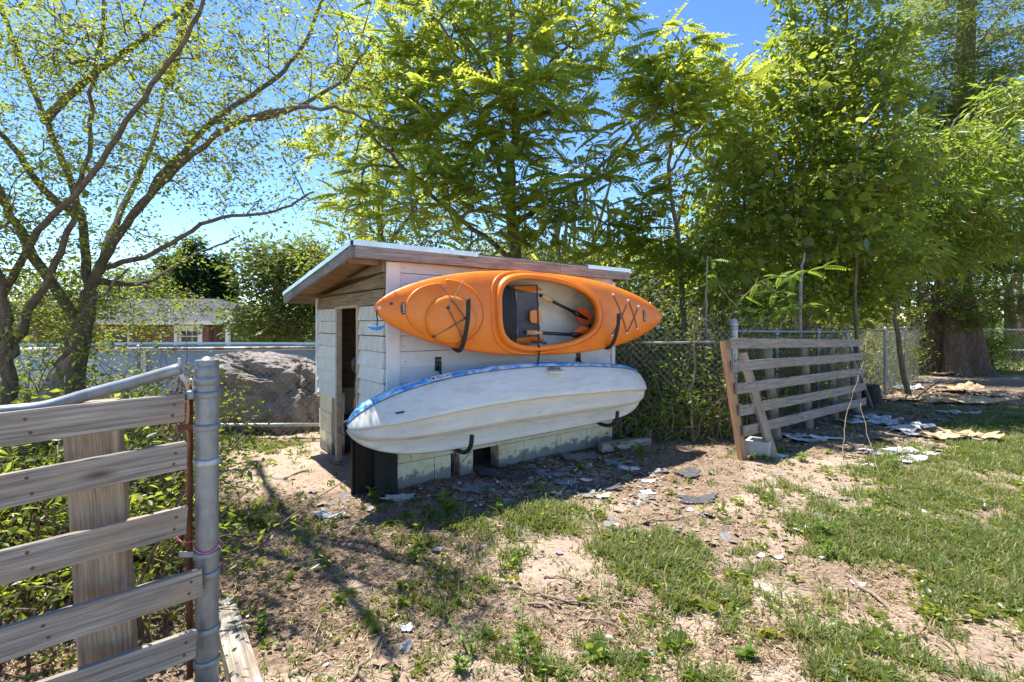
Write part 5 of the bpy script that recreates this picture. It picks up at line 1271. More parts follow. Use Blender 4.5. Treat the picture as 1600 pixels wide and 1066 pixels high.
skel = [([r, W(812, 560, 7.4), W(806, 400, 7.4), W(798, 290, 7.4), W(806, 180, 7.4), W(795, 60, 7.4), W(800, -140, 7.4)], .14, .03),
 ([W(800, 310, 7.4), W(775, 240, 7.2), W(755, 190, 7.0), W(720, 60, 6.9)], .045, .014), ([W(806, 350, 7.4), W(860, 310, 7.1), W(925, 275, 6.8), W(985, 215, 6.6), W(1040, 150, 6.5)], .055, .012),
 ([W(800, 400, 7.4), W(700, 330, 7.2), W(620, 250, 7.0), W(560, 200, 6.8)], .045, .012), ([W(806, 150, 7.4), W(870, 90, 7.3), W(930, 20, 7.2)], .04, .01), ([W(806, 180, 7.4), W(740, 70, 7.5), W(650, -20, 7.6)], .035, .01)]
bl = [(630, 70, 7.0, 100, 80, .8), (760, 40, 7.2, 160, 110, 1.0), (900, 70, 7.2, 95, 90, .8), (600, 200, 6.9, 110, 80, .8), (720, 190, 6.8, 140, 100, .9), (860, 190, 7.0, 120, 90, .9), (640, 300, 6.9, 120, 60, .8), (780, 310, 6.9, 130, 70, .9),
      (900, 320, 6.8, 80, 60, .7), (940, 30, 7.0, 40, 60, .5), (800, -90, 7.3, 200, 60, 1.0), (980, 375, 7.2, 60, 40, .4), (570, 330, 7.3, 70, 50, .5), (960, 240, 6.7, 40, 60, .4, .6), (850, 385, 7.2, 150, 40, .7)]
heaven('tall tree of heaven with long feathery leaves rising directly behind the hut', skel, bl, 620, r, 4, .42, step=.3, wob=.08, rtip=.006, expo=.42, rise=.08, maxr=.03)
r = root(1075, 7.2)
skel = [([r, W(1068, 500, 7.2), W(1060, 380, 7.1), W(1045, 260, 6.9), W(1070, 140, 6.8), W(1060, 60, 6.8)], .05, .012), ([W(1045, 270, 6.9), W(1090, 200, 6.8), W(1130, 120, 6.8)], .02, .008), ([W(1055, 330, 7.0), W(1000, 300, 6.8)], .02, .008)]
bl = [(1050, 110, 6.8, 75, 70, .6), (1085, 200, 6.8, 60, 70, .6), (1010, 340, 6.9, 50, 60, .4), (1030, 160, 6.7, 50, 60, .5), (1120, 130, 6.9, 40, 40, .4), (1040, 280, 6.8, 30, 60, .4, .5)]
heaven('slimmer young tree of heaven with drooping fronds right of the hut, against the sky gap', skel, bl, 150, r, 4, .40, single=120, step=.25, wob=.06, rtip=.005, expo=.42, maxr=.02)

# behind the hut on the left: yellowish loose trees
def crown_gen(k, spread, size, tpl=LEAF, droop=.2, up=.7, flat=.7):
    return lambda tp, td: [sprig(tp, td, k, spread, size, tpl, droop, up, flat=flat)]
r = root(600, 10); tree('loose_tree', 'yellow-green loose leafed tree seen over the left end of the hut roof', [([r, W(600, 420, 10), W(590, 300, 10), W(600, 200, 10)], .10, .03), ([W(600, 400, 10), W(660, 300, 10), W(700, 240, 10)], .05, .02)],
  blob_points([(560, 330, 10, 75, 50, .9), (640, 340, 10, 80, 60, 1), (690, 280, 10, 60, 80, 1), (610, 250, 10, 60, 60, .8), (520, 390, 10, 60, 30, .8), (730, 380, 10, 90, 30, .8)], 420), 'bark_brown', 'leaf_small', r, crown=crown_gen(34, .38, .075), step=.4, wob=.1, rtip=.006, maxr=.03)
r = root(430, 12.5); tree('broadleaf_tree', 'dense dark green broadleaf tree left of the hut, beyond the pool', [([r, W(430, 470, 12.5), W(425, 400, 12.5)], .12, .04)],
  blob_points([(415, 420, 12.5, 45, 45, 1), (460, 430, 12.3, 60, 55, 1.1), (430, 495, 12.2, 70, 45, 1.2), (490, 480, 12, 45, 60, 1), (410, 500, 12.4, 30, 35, .8), (500, 420, 12.8, 50, 30, .8)], 560), 'bark_brown', 'leaf_deep_green', r, crown=crown_gen(46, .42, .11), step=.4, wob=.1, rtip=.006, maxr=.03)
for x, y, D, h, w, lab in ((300, 372, 30, 120, 42, 'dark pointed evergreen behind the brick house, the tallest of the group'), (262, 395, 30, 110, 30, 'dark evergreen left of the tallest one behind the brick house'), (345, 388, 31, 110, 32, 'dark evergreen right of the tallest one behind the brick house')):
    r = root(x, D); N_ = 420; tt = rng.random(N_)**.8; ang = rng.random(N_)*2*pi; rad = (w*D/F)*(.15+tt)*rng.random(N_)**.4; zt = W(x, y, D).z; P = np.column_stack([r.x+rad*np.cos(ang), r.y+rad*np.sin(ang), zt-tt*(h+40)*D/F])
    tree('evergreen_tree', lab, [([r, W(x, y+40, D), W(x, y, D)], .2, .03)], P, 'bark_brown', 'leaf_dark', r, crown=crown_gen(46, .55, .26, LEAF, .4), step=.5, wob=.1, rtip=.01, maxr=.05)
for x, D, bls, lab in ((60, 17, [(60, 470, 17, 110, 50, 1.5), (150, 450, 17.5, 60, 40, 1.2)], 'pale green bushy tree behind the twiggy tree at far left'), (230, 26, [(215, 455, 26, 50, 35, 1.5)], 'rounded green tree above the left end of the brick roof')):
    r = root(x, D); tree('far_tree', lab, [([r, W(x, 490, D), W(x, 440, D)], .15, .05)], blob_points(bls, 260), 'bark_brown', 'leaf_far', r, crown=crown_gen(34, .7, .16), step=.8, rtip=.01, maxr=.05)

# right: the vine-smothered tree, thin stemmed privet thicket, willow-leaved tree, cedar
r = root(1255, 8.0)
skel = [([r, W(1252, 560, 8), W(1258, 420, 8), W(1262, 300, 8), W(1275, 180, 8), W(1290, 60, 8), W(1290, -120, 8)], .09, .02), ([W(1258, 430, 8), W(1210, 330, 7.7), W(1160, 240, 7.5)], .04, .012), ([W(1262, 330, 8), W(1330, 260, 7.8), W(1380, 180, 7.6)], .04, .012)]
bl = [(1300, 40, 7.8, 75, 60, .9), (1280, 130, 7.6, 95, 70, 1), (1200, 190, 7.5, 85, 70, 1), (1340, 190, 7.5, 80, 70, .9), (1140, 270, 7.4, 70, 70, .9), (1240, 270, 7.3, 110, 80, 1), (1350, 290, 7.4, 80, 70, .9), (1150, 350, 7.3, 80, 60, .8), (1260, 370, 7.3, 110, 60, .9), (1350, 390, 7.5, 70, 60, .8), (1300, -70, 7.8, 110, 60, .9), (1380, 90, 7.8, 40, 50, .6), (1225, 80, 7.7, 40, 40, .5, .7), (1110, 430, 6.9, 60, 50, .5, .8), (1220, 455, 7.2, 90, 45, .5, .7), (1330, 460, 7.8, 80, 45, .5, .7), (1060, 400, 6.9, 40, 40, .4, .7)]
tree('vine_covered_tree', 'bushy tree smothered in broad-leaved vine, filling the view right of the hut', skel, blob_points(bl, 1300), 'bark_brown', 'leaf_vine', r, step=.3, wob=.08, rtip=.005, maxr=.025,
     crown=lambda tp, td: [sprig(tp, td, 30, .27, .078, LEAF, .35, .5, flat=.8), sprig(tp[::2], td[::2], 9, .3, .12, BROAD, .6, .3), sprig(tp[::5], td[::5], 7, .3, .20, NARROW, .1, .5)])
def willow_pts():
    return blob_points([(1430, 235, 8.6, 75, 50, .8), (1500, 290, 8.6, 80, 50, .8), (1570, 250, 8.6, 60, 60, .8), (1440, 330, 8.5, 80, 50, .8), (1540, 360, 8.6, 80, 50, .8), (1400, 400, 8.3, 60, 40, .7), (1590, 170, 9, 50, 50, .6), (1480, 400, 8.6, 50, 30, .5)], 430)
r = root(1420, 8.6)
tree('willow_leaved_tree', 'narrow-leaved bushy tree reaching across in front of the big cedar', [([r, W(1400, 500, 8.6), W(1410, 380, 8.6), W(1450, 260, 8.6), W(1500, 180, 8.7)], .05, .014), ([W(1405, 440, 8.6), W(1480, 350, 8.6), W(1570, 290, 8.7)], .03, .01)], willow_pts(), 'bark_brown', 'leaf_willow', r, step=.3, wob=.08, rtip=.005, maxr=.02,
     crown=lambda tp, td: [sprig(tp, td, 26, .30, .18, NARROW, .55, .6, flat=.6)])
def cedar():
    D = 12.0; r = root(1488, D); t = thing('cedar_tree', 'old cedar with a thick shaggy fluted trunk at the far right', 'tree', r); off = np.array(tuple(r))
    # fluted trunk
    zt = [0, .12, .35, .8, 1.5, 2.4, 3.6, 5, 6.6, 8.4, 10.5]; rt = [.80, .66, .57, .50, .40, .30, .25, .22, .20, .17, .12]; P = []; fs = []; n = 72
    xs = [0, 0, -.01, -.02, -.02, .02, .1, .18, .25, .35, .4]
    seg = 6; Z = []; RR = []; XX = []
    for i in range(len(zt)-1):
        for k in range(seg): f = k/seg; Z.append(zt[i]+(zt[i+1]-zt[i])*f); RR.append(rt[i]+(rt[i+1]-rt[i])*f); XX.append(xs[i]+(xs[i+1]-xs[i])*f)
    for z, rr, xx in zip(Z, RR, XX):
        for k in range(n):
            a = 2*pi*k/n; lob = 1+.16*math.sin(a*5+z*.35)*(1.2-min(1, z/6))+.10*math.sin(a*9-z*.5)*(1-min(1, z/4)); nz = mnoise.noise(Vector((cos(a)*2.5, sin(a)*2.5, z*.8)))*.14+abs(mnoise.noise(Vector((cos(a)*9, sin(a)*9, z*.9))))*.10
            q = rr*(lob+nz); P.append((xx+q*cos(a), q*sin(a), z))
    m = len(Z)
    for i in range(m-1):
        for k in range(n): fs.append((i*n+k, i*n+(k+1) % n, (i+1)*n+(k+1) % n, (i+1)*n+k))
    mb = MB(); mb.add(P, fs); mb.build('trunk', 'bark_cedar', t, True)
    # horizontal limbs with drooping sprays
    skel = []; tg = []
    for i in range(60):
        z = .9+9.2*(i/60)**1.0; xx = np.interp(z, zt, xs); a = i*2.4+rng.normal(0, .3); ln = rng.uniform(2.0, 3.9)*(1-.05*z) if z > 2.4 else rng.uniform(1.0, 2.2)
        if z < 2.6 and sin(a) < .2 and cos(a) < .4: ln *= .45
        o = np.array((r.x+xx, r.y, z+.05)); d = np.array((cos(a), sin(a), rng.uniform(-.05, .32))); e = o+d*ln; mid = o+d*ln*.5+np.array((0, 0, .15))
        skel.append(([Vector(o), Vector(mid), Vector(e)], .045-.002*z, .010))
        dens = int((22 if z < 5.5 else 11) if z > 1.2 else 10); 
        for k in range(dens): f = rng.uniform(.42, 1.08); tg.append(o+d*ln*f+rng.normal(0, .26, 3)*(1, 1, .42))
    tg = list(tg)+list(blob_points([(1500, 250, 11, 90, 80, .5), (1560, 130, 11.2, 70, 80, .5, .35), (1440, 90, 11.2, 70, 80, .5, .35), (1420, 330, 11, 60, 60, .4), (1540, 400, 10.8, 70, 40, .4), (1500, 180, 11, 60, 50, .4), (1500, 340, 10.9, 60, 50, .4), (1500, 20, 11.2, 90, 50, .5, .2)], 560))
    thick, thin, tp, td = grow(skel, np.array(tg), step=.35, wob=.08, rtip=.006, expo=.45, rise=-.05, maxr=.02)
    V, T = nptubes(thick, 6); npmesh('limbs', V-off, T, 'bark_pale', t, smooth=True); V, T = nptubes(thin, 4); npmesh('branches', V-off, T, 'bark_pale', t, kind='stuff')
    # bare dead twigs
    extra = []
    for i in range(300):
        j = rng.integers(0, len(tp)); c = tp[j]; d = unit(rng.normal(size=3)*(1, 1, .5)); extra.append((smooth_path([c, c+d*.25+(0, 0, .04), c+d*.6], 2), np.linspace(.006, .002, 5)))
    V, T = nptubes(extra, 3); npmesh('dead_twigs', V-off, T, 'bark_pale', t, kind='stuff')
    V, T, rr = merge([sprig(tp, td, 70, .30, .125, NARROW, .12, 1.0, flat=.35, along=.4)]); npmesh('foliage', V-off, T, 'leaf_cedar', t, rnd=rr, kind='stuff')
cedar()
# thicket behind the fence right of the hut
def thicket(name, lab, X0, X1, Y0f, depth, h, nst, leafm, k, size, bark='bark_dead', spread=.22, tpl=LEAF, pxmax=None, hvar=.4):
    paths = []; tp = []
    for i in range(nst):
        f = rng.random(); x = X0+(X1-X0)*f; y = Y0f(x)+depth*rng.random()**.8; z = gz(x, y)
        if pxmax and CX+F*x/y > pxmax: continue
        p = np.array((x, y, z)); hh = h*rng.uniform(1-hvar, 1.05); d = np.array((rng.normal(0, .35), rng.normal(0, .25), 1.0)); P = [p]; q = 7
        for s in range(q): d = d+rng.normal(0, .28, 3); d[2] -= .03*s; P.append(P[-1]+unit(d)*hh/q)
        P = np.array(P); P[:, 1] = np.maximum(P[:, 1], [Y0f(v) for v in P[:, 0]]); paths.append((P, np.linspace(rng.uniform(.004, .011), .0022, q+1))); tp += list(P[2:])
        if rng.random() < .6:
            b = P[rng.integers(2, q)]; e = b+rng.normal(0, .22, 3); paths.append((np.array([b, (b+e)/2+rng.normal(0, .04, 3), e]), np.array((.004, .003, .0015)))); tp.append(e)
    V, T = nptubes(paths, 3); c = Vector(((X0+X1)/2, Y0f((X0+X1)/2), 0)); off = np.array(tuple(c)); t = thing(name, lab, 'thicket', c)
    npmesh('stems', V-off, T, bark, t, kind='stuff'); tp = np.array(tp); tp = tp[rng.random(len(tp)) < .75]
    V, T, rr = merge([sprig(tp, np.tile((0, 0, 1.), (len(tp), 1)), k, spread, size, tpl, .3, .6, flat=.9)]); V[:, 1] = np.maximum(V[:, 1], np.array([Y0f(0)]*len(V)) if X1-X0 < 0 else V[:, 1]); npmesh('leaves', V-off, T, leafm, t, rnd=rr, kind='stuff')
yf = lambda x: 5.32 if x < 2.4 else 5.32+(x-2.4)*.83
thicket('bramble_thicket', 'tangled brown bramble and green vine behind the chain link right of the hut', 1.15, 2.55, yf, 1.2, 1.25, 620, 'leaf_deep_green', 7, .045)
thicket('bramble_thicket', 'dense vine thicket behind the leaning slatted panel', 2.4, 5.2, yf, 1.3, 1.7, 560, 'leaf_vine', 7, .05)
thicket('bramble_thicket', 'dry brown thicket along the fence between the panel and the cedar', 4.6, 9.0, yf, 1.5, 1.8, 560, 'leaf_vine', 5, .055)
thicket('privet_thicket', 'tall privet hedge in shade behind the overgrown fence', 1.0, 6.6, lambda x: yf(x)+1.4, 1.6, 2.7, 640, 'leaf_deep_green', 8, .075, 'bark_dead', .3, hvar=.5)
thicket('privet_thicket', 'tall dark undergrowth in front of the cedar and behind the right fence', 5.2, 10.2, lambda x: yf(x)+1.5, 1.8, 3.0, 420, 'leaf_deep_green', 14, .07, 'bark_brown', .36, hvar=.5)
thicket('bramble_thicket', 'shrubby growth behind the left end of the hut, along the low fence', -2.6, -.6, lambda x: 6.0, 1.0, .5, 60, 'leaf_bright', 9, .05, 'bark_dead', .14)
thicket('fence_vine', 'sunlit vine climbing the chain link between the hut and the slatted panel', 1.12, 2.3, lambda x: 5.12, .14, 1.05, 110, 'leaf_bright', 6, .045, 'bark_dead', .10, hvar=.6)
# undergrowth behind the near gate
thicket('hedge_growth', 'shaded tangle of twigs and small leaves behind the near gate', -3.4, -1.15, lambda x: max(1.72, 1.72-.0*x), 1.6, .95, 700, 'leaf_vine', 8, .034, 'bark_brown', .13, pxmax=285)
thicket('hedge_growth', 'leafy growth around the foot of the twiggy tree', -5.0, -2.1, lambda x: 3.2, 1.5, 1.15, 480, 'leaf_small', 10, .035, 'bark_brown', .16, pxmax=255)
# woods far behind everything, one mass
def far_woods():
    bl = [(x, y, D, rx, ry, rD) for x, y, D, rx, ry, rD in ((1100, 440, 17, 120, 70, 2), (1250, 420, 17, 140, 110, 2), (960, 430, 18, 120, 40, 2), (1400, 420, 19, 120, 110, 2), (850, 430, 18, 120, 50, 2), (1560, 470, 34, 90, 30, 3), (1680, 440, 34, 120, 60, 3), (720, 440, 20, 90, 40, 2), (-60, 480, 30, 160, 30, 3), (1620, 500, 30, 80, 22, 2), (620, 440, 22, 70, 50, 2), (1520, 480, 24, 50, 40, 2))]
    P = blob_points(bl, 1900, .4); V, T, r = sprig(P, np.tile((0, 0, 1.), (len(P), 1)), 44, .9, .17, LEAF, .2, .6, flat=.9); tag(npmesh('woods', V, T, 'leaf_far', rnd=r), 'mixed green woods far beyond the fences', 'woods', kind='stuff')
    paths = []
    for i in range(90): x = rng.uniform(850, 1660); D = rng.uniform(15, 30); b = np.array(((x-CX)/F*D, D, 0)); paths.append((np.array([b, b+(rng.normal(0, .2), 0, 2.5), b+(rng.normal(0, .5), 0, 6)]), np.array((.12, .09, .04))))
    V, T = nptubes(paths, 6); tag(npmesh('wood_trunks', V, T, 'bark_brown'), 'slim trunks of the far woods', 'woods', kind='stuff')
far_woods()
# loose shrub behind the cedar on the lawn
r = root(1555, 12.2); tree('round_shrub', 'small round shrub just right of the cedar trunk', [([r, W(1552, 575, 12.2), W(1550, 545, 12.2)], .05, .02)], blob_points([(1550, 555, 12.2, 34, 28, .5), (1560, 535, 12.2, 30, 18, .4)], 120), 'bark_brown', 'leaf_vine', r, crown=crown_gen(30, .22, .06), cat='shrub', step=.2, rtip=.004, maxr=.015)
# pale thin stems and the bright sapling at the fence
def stem(lab, x, D, pts, r0, bark='bark_pale'):
    r = root(x, D); t = thing('slim_stem', lab, 'sapling', r); P = smooth_path([r]+[W(*p) for p in pts], 5, .006); mb = MB(off=r); mb.tube([Vector(p) for p in P], list(np.linspace(r0, r0*.4, len(P))), 7); mb.build('trunk', bark, t, True); return t, P
stem('pale bare sapling trunk standing behind the fence right of the hut', 1102, 5.8, [(1103, 560, 5.8), (1104, 460, 5.8), (1106, 400, 5.8)], .020)
stem('grey slim trunk behind the domed corner post', 1250, 6.3, [(1250, 560, 6.3), (1252, 440, 6.3), (1258, 395, 6.4)], .032, 'bark_pale')
stem('thin crooked trunk behind the middle of the slatted panel', 1342, 6.9, [(1340, 560, 6.9), (1336, 440, 6.9), (1350, 330, 7.0)], .035, 'bark_brown')
stem('dead bleached stake tied in the fence between hut and panel', 1083, 5.12, [(1080, 620, 5.12), (1086, 575, 5.12), (1083, 508, 5.12)], .018, 'bark_dead')
def bright_sapling():
    r = root(1165, 5.35); t = thing('bright_sapling', 'young sapling with bright lime compound leaves arching over the domed corner post', 'sapling', r)
    br = [[(1165, 600, 5.35), (1140, 520, 5.35), (1150, 480, 5.3), (1190, 440, 5.2), (1240, 430, 5.1), (1290, 415, 5.0)], [(1190, 440, 5.2), (1210, 455, 5.15), (1262, 480, 5.1)], [(1150, 480, 5.3), (1120, 440, 5.3), (1110, 400, 5.3)], [(1165, 520, 5.3), (1200, 495, 5.2), (1250, 475, 5.1)], [(1105, 560, 5.3), (1090, 500, 5.3), (1120, 510, 5.2), (1140, 530, 5.2)]]
    off = np.array(tuple(r)); paths = []; tips = []
    for i, b in enumerate(br):
        P = smooth_path(([r] if i == 0 else [])+[W(*p) for p in b], 5, .004); paths.append((P, np.linspace(.010 if i == 0 else .006, .002, len(P))))
        if i != 4: tips += list(P[len(P)//2::2])
    V, T = nptubes(paths, 6); npmesh('stem', V-off, T, 'bark_dead', t, smooth=True)
    lm = npmesh('leaf', FROND[0]*(1, 1.25, 1), FROND[1], 'leaf_bright', rnd=np.full(len(FROND[0]), .7)); me = lm.data; bpy.data.objects.remove(lm)
    for p in tips:
        for k in range(4):
            x = Vector(rng.normal(size=3)*(1, .6, .35)).normalized(); z = Vector((rng.normal(0, .3), rng.normal(0, .3), 1)); z = (z-x*z.dot(x)).normalized(); y = z.cross(x); s = rng.uniform(.10, .22); m = Matrix((x*s, y*s, z*s)).transposed().to_4x4(); m.translation = Vector(p-off); inst('leaf', me, t, m)
bright_sapling()
# ---------------------------------------------------------------- small things on the ground
def stick(lab, pts, r0, r1=None, mat='bark_dead', jit=.006, lift=.008):
    P = [Vector(p) if not isinstance(p, tuple) else p for p in pts]; Q = []
    for p in pts:
        if len(p) == 2: g = G(*p); Q.append(Vector((g.x, g.y, gz(g.x, g.y)+lift)))
        else: Q.append(W(*p))
    P = smooth_path(Q, 5, jit); o = Q[0]; mb = MB(off=o); mb.tube([Vector(p) for p in P], list(np.linspace(r0, r1 or r0*.4, len(P))), 7); s = mb.build('stick', mat, None, True); s.location = o; tag(s, lab, 'stick')
stick('long straight straw-coloured cane lying across the right foreground', [(1322, 893), (1400, 950), (1480, 1005), (1560, 1080)], .010, .006)
stick('short dark stick crossing the long cane', [(1415, 1000), (1460, 965), (1485, 940)], .006)
stick('long pale stem lying in the grass below the debris', [(1370, 742), (1400, 785), (1455, 836)], .007)
stick('thin bleached stick across the pale stem in the grass', [(1368, 798), (1410, 812), (1465, 825)], .005)
stick('long curved brown twig across the middle foreground', [(790, 915), (840, 932), (900, 942), (980, 945), (1065, 945)], .007)
stick('curved brown twig just below the longer one in the middle foreground', [(825, 943), (900, 958), (960, 975), (1025, 997)], .006)
stick('thick brown stick lying toward the camera in the lower left foreground', [(603, 980), (580, 1015), (548, 1070)], .010, .007)
stick('thin forked twig lying left of the thick stick', [(452, 1055), (490, 1040), (530, 1025)], .006)
stick('brown bent twig in front of the hut near the scraps', [(965, 828), (1020, 815), (1060, 812), (1100, 800)], .008)
stick('small dark twig at the centre of the yard', [(850, 905), (880, 905), (915, 918)], .005)
stick('flat bleached splinter on the dirt left of the hut door', [(445, 748), (465, 737), (480, 733)], .014, .010, 'log_wood', .002)
stick('tall dry weed stalk arching up in front of the slatted panel end', [(1318, 720), (1320, 660, 4.6), (1335, 610, 4.7), (1350, 560, 4.8), (1353, 530, 4.9)], .0045, .0025)
stick('leaning dry stalk right of the arching one', [(1375, 745), (1360, 690, 4.2), (1345, 630, 4.6)], .0028, .0015)
a = G(938, 700, .05); b = G(1012, 690, .05); beam('driftwood_log', 'short weathered log lying at the right foot of the hut', 'log', a, b, .085, .085, 'log_wood', jit=.008)
TW = [(470, 880, 60, .2, 'short dry twig on the leaf litter right of the gate post'), (500, 935, 45, -.4, 'thin twig on the bare patch in the pole-like shadow'), (640, 1030, 80, -.5, 'slanting dry twig at the bottom left of centre'), (760, 965, 70, .1, 'thin dry twig above the tall green sprout'), (905, 1020, 90, .3, 'thin dry twig at the bottom right of the tall sprout'), (1010, 880, 50, -.3, 'little twig in the central grass band'), (1100, 860, 70, .5, 'thin twig on the sand left of the second grass band'), (1210, 905, 80, .15, 'thin twig on the sand below the white scraps'), (1270, 740, 60, -.2, 'thin twig in the dirt in front of the slatted panel'), (1120, 955, 80, .4, 'pale twig on the sand in the lower right centre'), (1200, 1040, 70, -.2, 'pale twig at the bottom edge right of centre'), (860, 870, 50, .6, 'small twig at the lower rim of the greenest grass patch')]
for x, y, L_, an, lab in TW: stick(lab, [(x, y), (x+L_*.5*cos(an), y+L_*.28*sin(an)+rng.uniform(-4, 4)), (x+L_*cos(an), y+L_*.5*sin(an))], rng.uniform(.0025, .0045))
def slab(name, lab, cat, px, py, sx, sy, mat, thick=.006, tilt=.06, rz=None, curl=.0, lift=.004, seg=9, group=None):
    """a torn flat piece with a ragged outline, slightly buckled, resting on the ground"""
    crm = 1.0 if ('scrap' in mat or 'card' in mat) and sx > .15 else .3; rings = 5
    c = G(px, py); z = gz(c.x, c.y)+lift; rz = random.uniform(0, pi) if rz is None else rz; n = 30; ph = random.random()*50; P = []; rings = 5
    for r_ in range(rings+1):
        f = r_/rings
        for k in range(n):
            a = 2*pi*k/n; e = (abs(cos(a))**5+abs(sin(a))**5)**(-.2); rr = f*e*(1+.55*mnoise.noise((cos(a)*1.9+ph, sin(a)*1.9, 2)))*(1 if r_ < rings else 1+.14*random.uniform(-1, 1)); x = rr*cos(a)*sx/2; y = rr*sin(a)*sy/2
            zz = curl*(x/sx)**2*2+crm*(abs(mnoise.noise((x*9+ph, y*9, 0)))*min(sx, sy)*.30+mnoise.noise((x*26+ph, y*26, 4))*.012)+tilt*x; wx = c.x+x*cos(rz)-y*sin(rz); wy = c.y+x*sin(rz)+y*cos(rz)
            P.append((x, y, max(zz, gz(wx, wy)-z+.004)))
    m_ = len(P); fs = []; P += [(p[0], p[1], p[2]+thick) for p in P]
    for r_ in range(rings):
        for k in range(n): a, b = r_*n+k, r_*n+(k+1) % n; fs.append((m_+a, m_+a+n, m_+b+n, m_+b)); fs.append((b, b+n, a+n, a))
    for k in range(n): a, b = rings*n+k, rings*n+(k+1) % n; fs.append((a, b, m_+b, m_+a))
    mb = MB(); mb.add(P, fs); o = mb.build(name, mat); o.location = (c.x, c.y, z); o.rotation_euler = (0, 0, rz); tag(o, lab, cat, group); return o
SL = [('shingle_dark', 835, 742, .42, .26, 'large black roofing sheet lying below the middle of the hut wall'), ('shingle_grey', 862, 742, .26, .16, 'blue-grey shingle on top of the black sheet below the hut wall'), ('shingle_dark', 780, 745, .40, .16, 'black tar paper pushed into the hole in the block wall'),
 ('shingle_grey', 905, 716, .30, .18, 'dark grey shingle close under the right half of the hut wall'), ('shingle_grey', 965, 722, .22, .14, 'grey shingle fragment in the shade right of the hut'), ('shingle_grey', 740, 768, .17, .12, 'small rounded grey shingle near the block hole'),
 ('shingle_grey', 758, 763, .13, .10, 'small square shingle next to the rounded one'), ('shingle_dark', 930, 762, .34, .13, 'black strip of tar paper along the edge of the hut shadow'), ('shingle_grey', 885, 756, .16, .12, 'pale grey shingle in front of the black sheet'),
 ('scrap_grey', 622, 780, .20, .10, 'flat grey weathered shingle in front of the black ribbed panel'), ('scrap_grey', 515, 803, .20, .10, 'flat grey stone-like slab left of the ribbed panel'), ('shingle_dark', 1075, 742, .20, .14, 'black crumpled rubber strip in the sun right of the hut shadow'), ('shingle_dark', 1090, 778, .24, .14, 'second black crumpled strip, below the first in the sun'),
 ('scrap_white', 893, 757, .05, .10, 'white torn scrap standing out among the shingles'), ('scrap_white', 865, 775, .12, .10, 'white broken tile in the edge of the hut shadow'), ('scrap_white', 917, 752, .09, .05, 'small white chip right of the torn scrap'), ('scrap_white', 984, 733, .15, .09, 'white peeled sheet right of the hut in shade'),
 ('scrap_white', 1013, 752, .10, .06, 'white flake in the sun at the shadow edge'), ('scrap_white', 1011, 768, .10, .08, 'white square of broken board in the sun'), ('scrap_white', 941, 780, .10, .05, 'pale strip in the grass edge below the shadow'), ('scrap_white', 994, 787, .06, .04, 'small white chip below the white square'), ('scrap_white', 1076, 797, .05, .03, 'small white chip above the bent twig'),
 ('scrap_white', 634, 979, .05, .045, 'white torn paper scrap on the bare dirt in the lower left'), ('scrap_white', 723, 911, .035, .02, 'small white chip in the central grass'), ('scrap_white', 933, 868, .035, .025, 'white chip at the edge of the grass band'), ('scrap_white', 690, 881, .035, .022, 'white flake in the grass left of centre'),
 ('scrap_white', 1187, 861, .05, .03, 'white pebble-like scrap on the right sand'), ('scrap_white', 1215, 862, .05, .03, 'second white scrap on the right sand'), ('scrap_white', 1250, 823, .14, .05, 'white peeled strip in front of the right grass'), ('scrap_white', 1275, 818, .10, .05, 'white strip beside the peeled one in front of the right grass'), ('scrap_white', 1340, 905, .06, .03, 'white flake beside the cane top'),
 ('scrap_grey', 1522, 783, .12, .08, 'grey stone half buried in the right grass'),
 ('scrap_grey', 1380, 712, .34, .16, 'crinkled whitish sheet on the dirt right of the panel, left one'), ('scrap_white', 1405, 706, .30, .16, 'bright crinkled white sheet on the dirt right of the panel'), ('scrap_grey', 1420, 722, .34, .14, 'crinkled pale sheet in front of the bright one'), ('scrap_white', 1372, 728, .26, .10, 'long thin white sheet nearest the grass'), ('scrap_grey', 1440, 710, .24, .14, 'pale torn sheet at the right end of the pile'),
 ('scrap_grey', 1265, 692, .36, .12, 'weathered flat board piece in front of the panel posts'), ('scrap_white', 1290, 688, .30, .10, 'white board strip in front of the panel posts'), ('scrap_grey', 1240, 685, .22, .16, 'grey folded sheet between the panel posts'), ('scrap_white', 1215, 712, .10, .12, 'white crumpled bag at the foot of the panel brace'),
 ('scrap_grey', 1360, 655, .42, .26, 'grey-blue crumpled tarp in shade beside the stump'), ('scrap_grey', 1385, 662, .48, .22, 'grey-blue tarp fold nearer the camera beside the stump'), ('scrap_grey', 1420, 672, .55, .22, 'long pale tarp fold right of the panel'), ('scrap_grey', 1455, 682, .5, .2, 'ragged pale tarp end near the cardboard heap'), ('scrap_grey', 1480, 645, .45, .16, 'thin pale sheet in the grass under the flat brown carpet'), ('scrap_grey', 1510, 648, .3, .14, 'pale rounded scrap at the end of the thin sheet'), ('scrap_white', 1420, 607, .5, .3, 'whitish sheet in the shade in front of the leaning brace'), ('scrap_grey', 1450, 597, .5, .25, 'grey paper near the foot of the cedar'), ('scrap_grey', 1330, 662, .3, .2, 'small grey tarp bit under the right end of the panel')]
for m, x, y, sx, sy, lab in SL:
    nm = {'shingle_dark': 'roofing_sheet', 'shingle_grey': 'shingle', 'scrap_white': 'white_scrap', 'scrap_grey': 'grey_sheet'}[m]; slab(nm, lab, nm.replace('_', ' '), x, y, sx, sy, m, .004 if 'scrap' in m else .008, random.uniform(-.05, .08), rz=random.uniform(-.5, .5), curl=.02)
